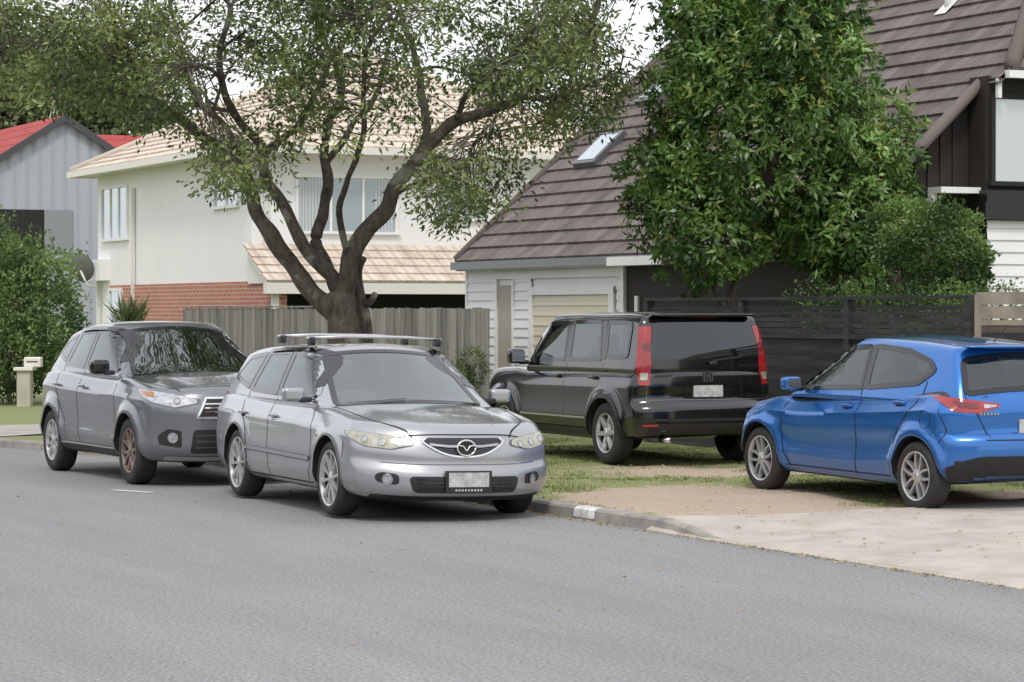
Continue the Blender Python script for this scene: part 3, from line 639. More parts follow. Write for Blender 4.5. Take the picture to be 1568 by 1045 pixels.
tube('aerial',[(-1.25,0,1.46),(-1.42,0,1.58)],.004,M['black'],c.root,5)

# ---------------------------------------------------------------- ground
def vk(u):
    t=np.maximum(0,-26-np.asarray(u,float)); t2=np.minimum(t,9.0)
    return 10.27-.018*t2**2-(t-t2)*.30
def kh(u):
    u=np.asarray(u,float)
    drive=sstep((u+19.2)/1.0)*(1-sstep((u+10.9)/.8))
    d2=sstep((u+39.5)/.8)*(1-sstep((u+36.0)/.8))
    return .105-.09*drive-.07*d2
bl2=toUV(4.0,23.5)
def gz(u,v):
    u=np.asarray(u,float); v=np.asarray(v,float); dv=v-vk(u)-.14
    hv=.085-.03*np.exp(-((u-bl2[0])**2+(v-bl2[1])**2)/1.6)
    k=kh(u); return k-.004+sstep(dv/1.3)*(hv-k)
def gridmesh(name,us,dvs,zoff,mat,vfun=None,rough=0):
    nu,nv=len(us),len(dvs); U=np.repeat(us,nv); D=np.tile(dvs,nu); Vv=vfun(U)+D
    Z=gz(U,Vv)+zoff
    if rough:
        Z=Z+np.array([noise.noise(Vector((a*1.7,b*1.7,0)))*rough if d>.05 else 0 for a,b,d in zip(U,Vv,D)])
    F=[]
    for i in range(nu-1):
        for j in range(nv-1):
            F.append((i*nv+j,(i+1)*nv+j,(i+1)*nv+j+1,i*nv+j+1))
    o=mk(name,np.stack([U,Vv,Z],1),F,mat,None,smooth=True); o.rotation_euler[2]=ROT
    return o,U,Vv,Z
g=simple('far_ground_grass',(.07,.10,.04),.95,var=.4,vscale=.15)
mk('ground',[(-2500,-2500,-.08),(2500,-2500,-.08),(2500,2500,-.08),(-2500,2500,-.08)],[(0,1,2,3)],g)
m,nt,b=newmat('asphalt')
tc=N(nt,'ShaderNodeTexCoord')
def lk(a,b_): nt.links.new(a,b_)
n1=N(nt,'ShaderNodeTexNoise',Scale=38,Detail=4,Roughness=.9); lk(tc.outputs['Object'],n1.inputs['Vector'])
n2=N(nt,'ShaderNodeTexNoise',Scale=.55,Detail=5,Roughness=.7)
mp=N(nt,'ShaderNodeMapping'); mp.inputs['Scale'].default_value=(.25,1.3,1); lk(tc.outputs['Object'],mp.inputs[0]); lk(mp.outputs[0],n2.inputs['Vector'])
r1=N(nt,'ShaderNodeValToRGB'); e=r1.color_ramp.elements; e[0].position=.32;e[0].color=(.085,.084,.087,1); e[1].position=.68; e[1].color=(.39,.382,.385,1)
lk(n1.outputs['Fac'],r1.inputs[0])
r2=N(nt,'ShaderNodeMapRange'); r2.inputs[1].default_value=.3; r2.inputs[2].default_value=.7; r2.inputs[3].default_value=.84; r2.inputs[4].default_value=1.14
lk(n2.outputs['Fac'],r2.inputs[0])
vm=N(nt,'ShaderNodeVectorMath',operation='SCALE'); lk(r1.outputs[0],vm.inputs[0]); lk(r2.outputs[0],vm.inputs['Scale'])
lk(vm.outputs[0],b.inputs['Base Color']); b.inputs['Roughness'].default_value=.85
M_asph=m
us=np.concatenate([np.arange(-140,-45,3.),np.arange(-45,-8,.5),np.arange(-8,60,4.)])
V=[];F=[]
for i,u in enumerate(us):
    V+=[(u,-1.2,0),(u,float(vk(u))+.03,0)]
    if i: F.append((2*i-2,2*i,2*i+1,2*i-1))
o=mk('road',V,F,M_asph); o.rotation_euler[2]=ROT
M_conc=simple('kerb_concrete',(.32,.30,.27),.9,bump=.5,bscale=30,var=.4,vscale=3.5)
usk=np.concatenate([np.arange(-140,-45,2.),np.arange(-45,-8,.2),np.arange(-8,60,3.)])
V=[];F=[]
for i,u in enumerate(usk):
    v=float(vk(u)); k=float(kh(u)); w_=.012*noise.noise(Vector((u*.8,0,0)))
    V+=[(u,v-.012+w_,-.02),(u,v+w_,k-.02),(u,v+.02+w_,k),(u,v+.145,k),(u,v+.15,-.02)]
    if i:
        a=(i-1)*5
        for j in range(4): F.append((a+j,a+5+j,a+6+j,a+1+j))
o=mk('kerb',V,F,M_conc); o.rotation_euler[2]=ROT
m,nt,b=newmat('verge_grass')
tc=N(nt,'ShaderNodeTexCoord')
at=N(nt,'ShaderNodeAttribute',attribute_name='dirt')
n1=N(nt,'ShaderNodeTexNoise',Scale=5,Detail=7,Roughness=.75); lk(tc.outputs['Object'],n1.inputs['Vector'])
n2=N(nt,'ShaderNodeTexNoise',Scale=50,Detail=4,Roughness=.75); lk(tc.outputs['Object'],n2.inputs['Vector'])
rg=N(nt,'ShaderNodeValToRGB'); e=rg.color_ramp.elements; e[0].position=.3;e[0].color=(.11,.14,.045,1); e[1].position=.72; e[1].color=(.30,.31,.13,1); lk(n2.outputs['Fac'],rg.inputs[0])
rd=N(nt,'ShaderNodeValToRGB'); e=rd.color_ramp.elements; e[0].position=.3;e[0].color=(.29,.215,.155,1); e[1].position=.7; e[1].color=(.52,.42,.33,1); lk(n2.outputs['Fac'],rd.inputs[0])
s1=N(nt,'ShaderNodeMath',operation='ADD'); lk(at.outputs['Fac'],s1.inputs[0]); 
s2=N(nt,'ShaderNodeMath',operation='MULTIPLY'); s2.inputs[1].default_value=1.2; lk(n1.outputs['Fac'],s2.inputs[0]); lk(s2.outputs[0],s1.inputs[1])
mr=N(nt,'ShaderNodeMapRange'); mr.inputs[1].default_value=.72; mr.inputs[2].default_value=.90; lk(s1.outputs[0],mr.inputs[0])
mx=N(nt,'ShaderNodeMix',data_type='RGBA'); lk(mr.outputs[0],mx.inputs[0]); lk(rg.outputs[0],mx.inputs[6]); lk(rd.outputs[0],mx.inputs[7]); lk(mx.outputs[2],b.inputs['Base Color'])
b.inputs['Roughness'].default_value=.95
us=np.concatenate([np.arange(-140,-45,2.5),np.arange(-45,-33,.4),np.arange(-33,-9,.14),np.arange(-9,60,4.)])
dvs=np.concatenate([np.arange(0,7,.14),np.arange(7,12,.6),np.arange(12,110,5.)])
def dirtf(X,Y,u,v):
    e1=np.exp(-(((X-1.75)/1.30)**2+((Y-24.2)/2.0)**2)**2)
    e2=.9*np.exp(-(((X-3.3)/1.1)**2+((Y-23.1)/.6)**2)**2)
    e3=.60*np.exp(-(((X-1.9)/1.3)**2+((Y-28.6)/1.0)**2))
    e4=.6*np.exp(-(((X-4.6)/1.2)**2+((Y-24.4)/1.2)**2))
    return np.clip(np.maximum.reduce([e1,e2,e3,e4]),0,1)
o,U,Vv,Z=gridmesh('grass_verge',us,dvs,0,m,vfun=lambda u:vk(u)+.14,rough=.03)
X=su*U+cu*Vv; Y=-cu*U+su*Vv
at=o.data.attributes.new('dirt','FLOAT','POINT'); at.data.foreach_set('value',dirtf(X,Y,U,Vv).astype(np.float32)*.75)
M_drv=simple('driveway_concrete',(.46,.41,.36),.9,bump=.4,bscale=60,var=.2,vscale=2.4)
def driveway(name,e0,slope,u1,zoff,vmax,v0=-.04):
    dv=np.concatenate([np.arange(v0,3,.15),np.arange(3,vmax,.8)]); V=[];F=[];nn=24
    for j,d in enumerate(dv):
        ua=e0-slope*d-.5*math.exp(-max(d,0)/.35)+.07*noise.noise(Vector((d*2.5,3,0)))
        for i in range(nn+1):
            u=ua+(u1-ua)*i/nn; v=float(vk(u))+d; z=float(gz(u,max(v,float(vk(u))+.14)))+zoff
            V.append((u,v,.002 if j==0 else max(z,.016)))
    for j in range(len(dv)-1):
        for i in range(nn): a=j*(nn+1)+i; F.append((a,a+1,a+nn+2,a+nn+1))
    o=mk(name,V,F,M_drv,None,smooth=True); o.rotation_euler[2]=ROT
driveway('driveway',-18.9,.30,-10.4,.022,20)
M_path=simple('path_concrete',(.40,.38,.35),.9,bump=.3,bscale=60,var=.2)
M_wht=simple('road_paint',(.62,.62,.60),.8,var=.5,vscale=9)
o=mk('kerb_paint_mark',[(-20.75,10.252,.02),(-20.35,10.252,.02),(-20.35,10.262,.088),(-20.75,10.262,.088),(-20.35,10.29,.1085),(-20.75,10.29,.1085),(-20.35,10.38,.1085),(-20.75,10.38,.1085)],[(0,1,2,3),(3,2,4,5),(5,4,6,7)],M_wht); o.rotation_euler[2]=ROT
mk('road_marking',[(x,y,.005) for x,y in ((-3.98,26.75),(-3.55,26.35),(-3.47,26.42),(-3.90,26.82))],[(0,1,2,3)],M_wht)
V=[];F=[]
def litter(u,v,z,s):
    a=random.random()*6.28; k=len(V); 
    for q in range(4):
        V.append((u+s*math.cos(a+q*1.57)*(1 if q%2 else .45),v+s*math.sin(a+q*1.57)*(1 if q%2 else .45),z+random.random()*.012))
    F.append((k,k+1,k+2,k+3))
for i in range(2200):
    u=random.uniform(-33,-10.5); litter(u,float(vk(u))-abs(random.gauss(0,.07))-.045,.005,random.uniform(.006,.022))
for i in range(90): litter(random.uniform(-30,-12),random.uniform(3,10),.005,random.uniform(.01,.03))
for i in range(420):
    u=random.uniform(-26,-12); v=random.uniform(10.6,14.5); litter(u,v,float(gz(u,v))+.03,random.uniform(.012,.035))
o=mk('leaf_litter',V,F,simple('dry_leaf',(.36,.28,.12),.9,var=.5,vscale=5)); o.rotation_euler[2]=ROT

# ---------------------------------------------------------------- foliage helpers
def leafmat(name,trans=.25,rough=.45,gloss=0):
    m,nt,b=newmat(name); out=nt.nodes['Material Output']
    at=N(nt,'ShaderNodeAttribute',attribute_name='col')
    nt.nodes.remove(b); d=N(nt,'ShaderNodeBsdfDiffuse'); nt.links.new(at.outputs['Color'],d.inputs['Color']); last=d
    if trans:
        t=N(nt,'ShaderNodeBsdfTranslucent'); nt.links.new(at.outputs['Color'],t.inputs['Color'])
        mx=N(nt,'ShaderNodeMixShader'); mx.inputs[0].default_value=trans
        nt.links.new(last.outputs[0],mx.inputs[1]); nt.links.new(t.outputs[0],mx.inputs[2]); last=mx
    if gloss:
        g=N(nt,'ShaderNodeBsdfGlossy',Roughness=rough); mx=N(nt,'ShaderNodeMixShader'); mx.inputs[0].default_value=gloss
        nt.links.new(last.outputs[0],mx.inputs[1]); nt.links.new(g.outputs[0],mx.inputs[2]); last=mx
    nt.links.new(last.outputs[0],out.inputs[0]); return m
M_leaf=leafmat('leaf_tree',.32,.4,.035); M_leafg=leafmat('leaf_glossy',.2,.35,.05); M_grass=leafmat('grass_blade',.3); M_far=leafmat('leaf_far',0)
def unit(a): return a/np.maximum(np.linalg.norm(a,axis=1,keepdims=True),1e-9)
def leaves(name,P,D,L,Wd,cols,mat,parent=None,nrm=None,fold=.0):
    n=len(P); D=unit(D)
    if nrm is None: nrm=rng.normal(size=(n,3))+np.array([0,0,1.0])
    Sd=unit(np.cross(D,nrm)); Nn=np.cross(Sd,D)
    L=np.broadcast_to(L,(n,))[:,None]; Wd=np.broadcast_to(Wd,(n,))[:,None]
    V=np.empty((n,4,3)); V[:,0]=P; V[:,1]=P+D*L*.45+Sd*Wd/2+Nn*L*fold; V[:,2]=P+D*L; V[:,3]=P+D*L*.45-Sd*Wd/2+Nn*L*fold
    me=bpy.data.meshes.new(name); me.vertices.add(4*n); me.vertices.foreach_set('co',V.reshape(-1).astype(np.float32))
    me.loops.add(4*n); me.loops.foreach_set('vertex_index',np.arange(4*n,dtype=np.int32))
    me.polygons.add(n); me.polygons.foreach_set('loop_start',np.arange(0,4*n,4,dtype=np.int32))
    try: me.polygons.foreach_set('loop_total',np.full(n,4,dtype=np.int32))
    except Exception: pass
    me.update(calc_edges=True)
    at=me.attributes.new('col','FLOAT_COLOR','POINT'); cc=np.ones((n,4,4),dtype=np.float32); cc[:,:,:3]=cols[:,None,:]
    at.data.foreach_set('color',cc.reshape(-1)); me.materials.append(mat)
    o=bpy.data.objects.new(name,me); C.objects.link(o)
    if parent: o.parent=parent
    return o
def colmix(n,a,b,t,jit=.25):
    t=np.clip(t,0,1)[:,None]; c=np.array(a)*(1-t)+np.array(b)*t
    return np.clip(c*(1+rng.uniform(-jit,jit,(n,1))),.003,1)
def nz3(P,s,o=0): return np.array([noise.noise(Vector((p[0]*s+o,p[1]*s+o,p[2]*s))) for p in P])

# ---------------------------------------------------------------- main tree
TD=34.0; SC=4150/TD
def tp(px,py,dy=0):
    return Vector(((px-784)/SC*(1+dy/TD),TD+dy,1.77+(477-py)/SC*(1+dy/TD)))
tree=empty('street_tree')
M_bark,nt,b=newmat('bark')
tc=N(nt,'ShaderNodeTexCoord'); mp=N(nt,'ShaderNodeMapping'); mp.inputs['Scale'].default_value=(1,1,.35); lk(tc.outputs['Object'],mp.inputs[0])
n1=N(nt,'ShaderNodeTexNoise',Scale=14,Detail=6,Roughness=.7); lk(mp.outputs[0],n1.inputs['Vector'])
n2=N(nt,'ShaderNodeTexNoise',Scale=2.2,Detail=4,Roughness=.6); lk(tc.outputs['Object'],n2.inputs['Vector'])
r=N(nt,'ShaderNodeValToRGB'); e=r.color_ramp.elements; e[0].position=.3;e[0].color=(.035,.028,.023,1); e[1].position=.7;e[1].color=(.17,.145,.12,1); lk(n1.outputs['Fac'],r.inputs[0])
r3=N(nt,'ShaderNodeMapRange'); r3.inputs[1].default_value=.54; r3.inputs[2].default_value=.64; lk(n2.outputs['Fac'],r3.inputs[0])
mx=N(nt,'ShaderNodeMix',data_type='RGBA'); mx.inputs[7].default_value=(.28,.27,.23,1); lk(r3.outputs[0],mx.inputs[0]); lk(r.outputs[0],mx.inputs[6]); lk(mx.outputs[2],b.inputs['Base Color'])
b.inputs['Roughness'].default_value=.95
bp=N(nt,'ShaderNodeBump',Strength=1,Distance=.04); lk(n1.outputs['Fac'],bp.inputs['Height']); lk(bp.outputs[0],b.inputs['Normal'])
limbs=[
 ([(540,690,0),(536,560,0),(529,510,0),(522,475,0),(514,448,0)],.27,.19),
 ([(522,490,0),(488,458,.05),(455,418,.1),(420,370,.1),(398,330,.15),(383,285,.2),(355,240,.2),(315,212,.1),(270,180,0),(232,150,-.2),(205,105,-.4),(180,40,-.6)],.135,.04),
 ([(520,465,0),(506,425,-.05),(480,395,-.15),(452,350,-.2),(430,310,-.2),(405,270,-.3),(400,225,-.4),(370,190,-.5),(345,150,-.8),(340,90,-1.0),(350,10,-1.2)],.105,.035),
 ([(518,460,.05),(500,415,.2),(484,370,.3),(492,325,.4),(503,285,.4),(500,240,.5),(500,190,.6),(523,150,.7),(515,100,.8),(490,50,.9),(480,-30,1)],.095,.04),
 ([(522,458,0),(538,400,-.1),(560,355,-.1),(590,318,-.15),(612,275,-.2),(645,235,-.2),(690,190,-.2),(745,172,-.1),(795,150,0),(835,100,.1),(880,68,.2),(912,20,.3),(930,-40,.4)],.135,.035),
 ([(645,235,-.2),(655,200,0),(648,150,.3),(640,110,.6),(628,60,.8),(610,0,1),(600,-60,1)],.07,.03),
 ([(400,235,-.3),(432,212,-.4),(462,185,-.5),(495,120,-.6),(510,85,-.7),(560,30,-.8)],.05,.028),
 ([(500,255,.5),(535,200,1.0),(575,150,1.5),(590,90,2.0),(610,20,2.4)],.05,.025),
 ([(372,270,.1),(350,200,.8),(300,150,1.4),(280,80,2.0),(260,0,2.4)],.05,.025),
 ([(700,185,-.2),(720,140,-.9),(780,90,-1.5),(830,30,-2.0)],.045,.02),
 ([(795,150,0),(850,150,.5),(900,130,1),(950,110,1.3)],.035,.016),
 ([(232,150,-.2),(170,140,-.6),(110,110,-1),(60,60,-1.2)],.04,.016),
 ([(598,305,-.1),(640,280,.3),(680,265,.8),(715,255,1)],.03,.016),
 ([(383,285,.2),(350,250,-.3),(335,262,-.6)],.028,.012),
 ([(540,395,-.1),(520,330,-.6),(540,260,-1.2),(560,180,-1.8),(560,90,-2.2),(600,20,-2.5)],.05,.024),
]
VV=[];FF=[];LP=[]
def addtube(pts,rad,ns=10,store=True):
    V,F=tubedata(pts,rad,ns); k=len(VV); VV.extend(V); FF.extend([tuple(i+k for i in f) for f in F])
    if store:
        for p,r in zip(pts,rad): LP.append((p[0],p[1],p[2],r))
for li,(pts,r0,r1) in enumerate(limbs):
    P=catmull([tp(*p) for p in pts],6); n=len(P)
    P=[p+Vector((noise.noise(p*2.5),noise.noise(p*2.5+Vector((9,0,0))),0))*.05 for p in P]
    rad=[(r0+(r1-r0)*(i/(n-1))**.75)*(1+.16*noise.noise(p*5)) for i,p in enumerate(P)]
    addtube(P,rad,16 if r0>.09 else 8, li>0)
P=catmull([tp(560,600,.25),tp(556,500,.3),tp(548,455,.3),tp(545,420,.3),tp(552,392,.28)],5); addtube(P,list(np.linspace(.13,.075,len(P)-3))+[.08,.09,.08],12,False)
addtube([tp(548,470,.3),tp(568,462,.2),tp(575,450,.15)],[.06,.045,.04],8,False)
lowx=[-20,60,150,230,300,325,420,430,520,600,640,700,765,800,880,930,990,1010]
lowy=[140,165,170,190,205,290,300,225,220,330,345,350,330,250,215,180,130,50]
cl=[]
while len(cl)<70:
    px=random.uniform(-10,1000); py=random.uniform(-260,np.interp(px,lowx,lowy)-30); dy=random.uniform(-2.6,2.6)
    if ((px-500)/560)**2+(dy/2.8)**2>1: continue
    cl.append(tp(px,py,dy))
for p in cl:
    A=np.array([q[:3] for q in LP]); d=np.linalg.norm(A-np.array(p),axis=1)+.8*np.maximum(0,A[:,2]-p.z)
    q=LP[int(np.argmin(d))]; q0=Vector(q[:3]); mid=q0.lerp(p,.5)+Vector((random.gauss(0,.12),random.gauss(0,.12),.08))
    P=catmull([q0,mid,p],7); addtube(P,list(np.linspace(min(q[3]*.7,.032),.010,len(P))),6)
clumps=[];tries=0
while len(clumps)<1650 and tries<90000:
    tries+=1
    px=random.uniform(-20,1010); ly=float(np.interp(px,lowx,lowy)); py=random.uniform(-200,ly); dy=random.uniform(-2.6,2.6)
    if ((px-500)/575)**2+(dy/3.1)**2>1: continue
    p=tp(px,py,dy)
    q=Vector((p.x,p.y*.25,p.z))
    f=1.1*noise.noise(q*.95)+.5*noise.noise(p*2.2)
    th=-.08
    if 420<px<625 and py>110: th=.24
    if 330<px<430 and 80<py<190: th=.14
    if px>620 and px<700 and 40<py<140: th=.12
    if f<th: continue
    clumps.append(p)
LA=np.array([q[:3] for q in LP])
lp=[];ld=[];lc=[]
for p in clumps:
    d=np.linalg.norm(LA-np.array(p),axis=1); i=int(np.argmin(d)); q0=Vector(LP[i][:3])
    if d[i]<2.2:
        P=catmull([q0,q0.lerp(p,.5)+Vector((random.gauss(0,.06),random.gauss(0,.06),.05)),p],3); addtube(P,list(np.linspace(.010,.004,len(P))),4,False)
    n=random.randint(36,58); rad=random.uniform(.15,.29)
    o_=np.array(p)+rng.normal(size=(n,3))*rad*np.array([.62,.62,.42]); lp.append(o_)
    dd=(o_-np.array(p))*1.5+rng.normal(size=(n,3))*.22+np.array([0,0,-.12]); ld.append(dd)
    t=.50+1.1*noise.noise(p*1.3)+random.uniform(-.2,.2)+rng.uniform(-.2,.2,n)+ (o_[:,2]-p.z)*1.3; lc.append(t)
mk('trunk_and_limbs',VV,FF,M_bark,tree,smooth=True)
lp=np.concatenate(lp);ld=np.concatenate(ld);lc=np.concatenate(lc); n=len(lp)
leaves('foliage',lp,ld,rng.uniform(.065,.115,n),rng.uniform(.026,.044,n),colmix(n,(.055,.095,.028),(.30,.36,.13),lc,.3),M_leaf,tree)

# ---------------------------------------------------------------- glossy green tree
def rosettes(P,outd,k,L,Wd,ca,cb,tipc,name,parent,mat=M_leafg,tips=.12):
    n=len(P); A=np.repeat(P,k,axis=0); O=np.repeat(outd,k,axis=0)
    ph=np.tile(np.arange(k)*2.4,n)+np.repeat(rng.uniform(0,6.28,n),k)
    ref=unit(np.cross(O,np.array([.3,.2,1.0]))); r2=np.cross(O,ref)
    D=O*rng.uniform(.1,1.0,(n*k,1))+ref*np.cos(ph)[:,None]+r2*np.sin(ph)[:,None]+np.array([0,0,-.25])+rng.normal(size=(n*k,3))*.22
    A=A+rng.normal(size=A.shape)*.03
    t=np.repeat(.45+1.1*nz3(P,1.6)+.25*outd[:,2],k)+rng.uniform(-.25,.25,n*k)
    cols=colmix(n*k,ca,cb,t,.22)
    isT=np.repeat(rng.random(n)<tips*(1+1.5*(outd[:,2]>.3)),k); w=rng.uniform(.1,.6,(isT.sum(),1)); cols[isT]=cols[isT]*(1-w)+np.array(tipc)*w
    leaves(name,A,D,L*rng.uniform(.7,1.2,n*k),Wd*rng.uniform(.8,1.15,n*k),cols,mat,parent,nrm=O+rng.normal(size=(n*k,3))*.4,fold=.06)
def crownpts(cen,rad,n,lo=.72,namp=.3,ns=.9,seed=0):
    d=unit(rng.normal(size=(n,3))); 
    k=np.array([1+namp*(noise.noise(Vector(x)*ns*2+Vector((seed,0,0)))+.5*noise.noise(Vector(x)*ns*5+Vector((seed,4,0)))) for x in d])
    r=k*rng.uniform(lo,1,n)**.7
    P=np.array(cen)+d*np.array(rad)*r[:,None]
    return P,unit(d/np.array(rad))
gt=empty('broadleaf_tree')
gX,gY=(1180-784)*35.2/4150,35.2
V=[];F=[]
for pts,r0,r1 in (([(gX-.55,gY,0),(gX-.55,gY,1.6),(gX-.4,gY,2.4),(gX,gY,3.6)],.09,.05),([(gX-.5,gY,1.6),(gX-.9,gY-.1,2.4),(gX-1.2,gY,3.2)],.05,.03),([(gX-.4,gY,2.2),(gX+.4,gY+.2,2.9),(gX+1.0,gY,3.6)],.05,.03),([(gX,gY,3.4),(gX+.1,gY,4.6),(gX,gY,5.6)],.05,.02)):
    P=catmull(pts,5); a,b_=tubedata(P,list(np.linspace(r0,r1,len(P))),8); k=len(V); V+=a; F+=[tuple(i+k for i in f) for f in b_]
mk('trunk',V,F,M_bark,gt,smooth=True)
gl=[((gX,gY,3.95),(1.45,1.3,1.4),1500,3)]
for i in range(30):
    th=rng.uniform(0,6.28); zz=rng.uniform(-.95,1); 
    zc=4.1+zz*1.75; rr_=1.55*math.sqrt(max(.12,1-(zz*.82)**2))*rng.uniform(.7,1.0)
    gl.append(((gX+rr_*math.cos(th),gY-.1+.8*rr_*math.sin(th),zc),(rng.uniform(.42,.68),rng.uniform(.4,.6),rng.uniform(.36,.58)),150,i))
gl+=[((gX-.15,gY,5.6),(.95,.9,1.0),700,5),((gX+.35,gY-.2,6.1),(.7,.7,.6),300,9),((gX-.6,gY-.2,6.0),(.5,.6,.5),200,10),((gX+1.1,gY-.2,3.1),(.8,.8,.8),500,8),((gX-1.0,gY-.2,2.95),(.75,.8,.8),450,11)]
parts=[crownpts(c_,r_,n_,.72,.42,1.2,s_) for c_,r_,n_,s_ in gl]
P=np.concatenate([q[0] for q in parts]); O=np.concatenate([q[1] for q in parts]); k=P[:,2]>1.95; P=P[k];O=O[k]
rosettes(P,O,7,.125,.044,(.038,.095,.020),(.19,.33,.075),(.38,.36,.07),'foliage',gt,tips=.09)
# ---------------------------------------------------------------- bushes / hedges
def bush(name,blobs,n,L,Wd,ca,cb,mat=M_leaf):
    e=empty(name); Ps=[];Os=[]
    tot=sum(b[1][0]*b[1][2] for b in blobs)
    for i,(cn,rd) in enumerate(blobs):
        p,o=crownpts(cn,rd,int(n*rd[0]*rd[2]/tot),.65,.4,1.2,i*3.3+len(name)); k=p[:,2]>.08; Ps.append(p[k]);Os.append(o[k])
    P=np.concatenate(Ps);O=np.concatenate(Os); n=len(P)
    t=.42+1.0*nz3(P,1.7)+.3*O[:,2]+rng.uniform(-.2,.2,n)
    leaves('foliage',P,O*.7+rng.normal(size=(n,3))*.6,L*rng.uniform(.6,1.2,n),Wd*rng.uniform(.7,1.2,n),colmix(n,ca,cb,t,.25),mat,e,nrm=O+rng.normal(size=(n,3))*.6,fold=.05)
    V=[];F=[]
    for cn,rd in blobs:
        for q in range(3):
            tpnt=Vector(cn)+Vector((random.uniform(-.4,.4)*rd[0],random.uniform(-.4,.4)*rd[1],.2*rd[2]))
            a,b_=tubedata(catmull([(cn[0]+random.uniform(-.1,.1),cn[1],0),Vector((cn[0],cn[1],cn[2]*.5)),tpnt],4),[.03]*9,5); k=len(V); V+=a; F+=[tuple(i+k for i in f) for f in b_]
    mk('stems',V,F,M_bark,e)
    return e
def pxp(px,py,d): return ((px-784)*d/4150,d,1.77+(477-py)*d/4150)
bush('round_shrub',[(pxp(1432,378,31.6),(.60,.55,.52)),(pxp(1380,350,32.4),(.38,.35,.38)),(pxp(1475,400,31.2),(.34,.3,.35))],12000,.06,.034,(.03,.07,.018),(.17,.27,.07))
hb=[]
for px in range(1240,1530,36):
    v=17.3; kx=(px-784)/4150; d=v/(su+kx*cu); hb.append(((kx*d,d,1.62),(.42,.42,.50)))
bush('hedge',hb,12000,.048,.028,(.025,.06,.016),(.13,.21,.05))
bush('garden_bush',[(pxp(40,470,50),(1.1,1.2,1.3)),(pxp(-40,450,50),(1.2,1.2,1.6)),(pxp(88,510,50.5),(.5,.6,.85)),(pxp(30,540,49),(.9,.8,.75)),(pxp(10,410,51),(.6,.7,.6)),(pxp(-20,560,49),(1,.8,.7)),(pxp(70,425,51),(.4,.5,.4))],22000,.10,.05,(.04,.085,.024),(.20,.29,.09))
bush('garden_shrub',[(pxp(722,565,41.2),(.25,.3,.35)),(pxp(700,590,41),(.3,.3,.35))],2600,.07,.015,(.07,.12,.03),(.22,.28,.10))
n=160; P=np.tile(np.array(pxp(200,500,57)),(n,1))+rng.normal(size=(n,3))*.1
pl=empty('flax_plant'); D=rng.normal(size=(n,3))*.6+np.array([0,0,.9]); leaves('blades',P,D,rng.uniform(.4,.75,n),.05,colmix(n,(.06,.10,.04),(.18,.22,.09),rng.random(n)),M_leaf,pl)
nb=160000
us_=rng.uniform(-33,-17.5,nb); dv_=rng.uniform(.12,6.2,nb)
vv_=vk(us_)+dv_; X=su*us_+cu*vv_; Y=-cu*us_+su*vv_
dn=dirtf(X,Y,us_,vv_)+.6*np.array([noise.noise(Vector((a*1.3,b*1.3,0)))+.6*noise.noise(Vector((a*4,b*4,3))) for a,b in zip(us_,vv_)])
keep=(dn<.16+rng.uniform(-.14,.14,len(us_)))&(us_<-19.4-.30*(dv_-.2)+.08+.15*rng.normal(size=nb))
keep&=rng.random(len(us_))<.5
X,Y,us_,vv_=X[keep],Y[keep],us_[keep],vv_[keep]; n=len(X)
P=np.stack([X,Y,gz(us_,vv_)-.004],1); D=rng.normal(size=(n,3))*.6+np.array([0,0,.9])
leaves('grass',P,D,rng.uniform(.015,.042,n),.010,colmix(n,(.12,.17,.05),(.34,.37,.15),.5+nz3(P,1.2)+rng.uniform(-.3,.3,n)),M_grass)

def farmass(name,blobs,n,L,ca,cb):
    Ps=[];Os=[];tot=sum(b[1][0]*b[1][2] for b in blobs)
    for i,(cn,rd) in enumerate(blobs):
        p,o=crownpts(cn,rd,int(n*rd[0]*rd[2]/tot),.5,.45,1.4,i*2.1); Ps.append(p);Os.append(o)
    P=np.concatenate(Ps);O=np.concatenate(Os);n=len(P)
    t=.4+.9*nz3(P,.5)+.3*O[:,2]
    return leaves(name,P,O*.5+rng.normal(size=(n,3)),L*rng.uniform(.6,1.2,n),L*.5,colmix(n,ca,cb,t,.25),M_far,None,nrm=O+rng.normal(size=(n,3))*.6)
fb=[]
for px,py,rx,rz in ((-60,150,5,6),(10,170,4,4),(40,150,2.4,2.6),(95,165,2.4,2.6),(140,150,2.2,2.8),(180,190,2.4,3),(225,225,2.2,2.4),(60,220,5,5),(160,240,4,4),(-20,250,6,6)):
    fb.append((pxp(px,py,125),(rx,3,rz)))
farmass('background_trees',fb,30000,.42,(.06,.085,.045),(.19,.22,.11))
fb=[]
for k in range(26):
    u=-75+k*5.2; v=-16+random.uniform(-2,2); w=W2(u,v); h=random.uniform(2.0,4.2); fb.append(((w.x,w.y,h*.8),(3.2,2.6,h)))
farmass('unseen_opposite_trees',fb,9000,.9,(.03,.05,.024),(.09,.115,.055))  # out of view, added only for the reflections in the car sides

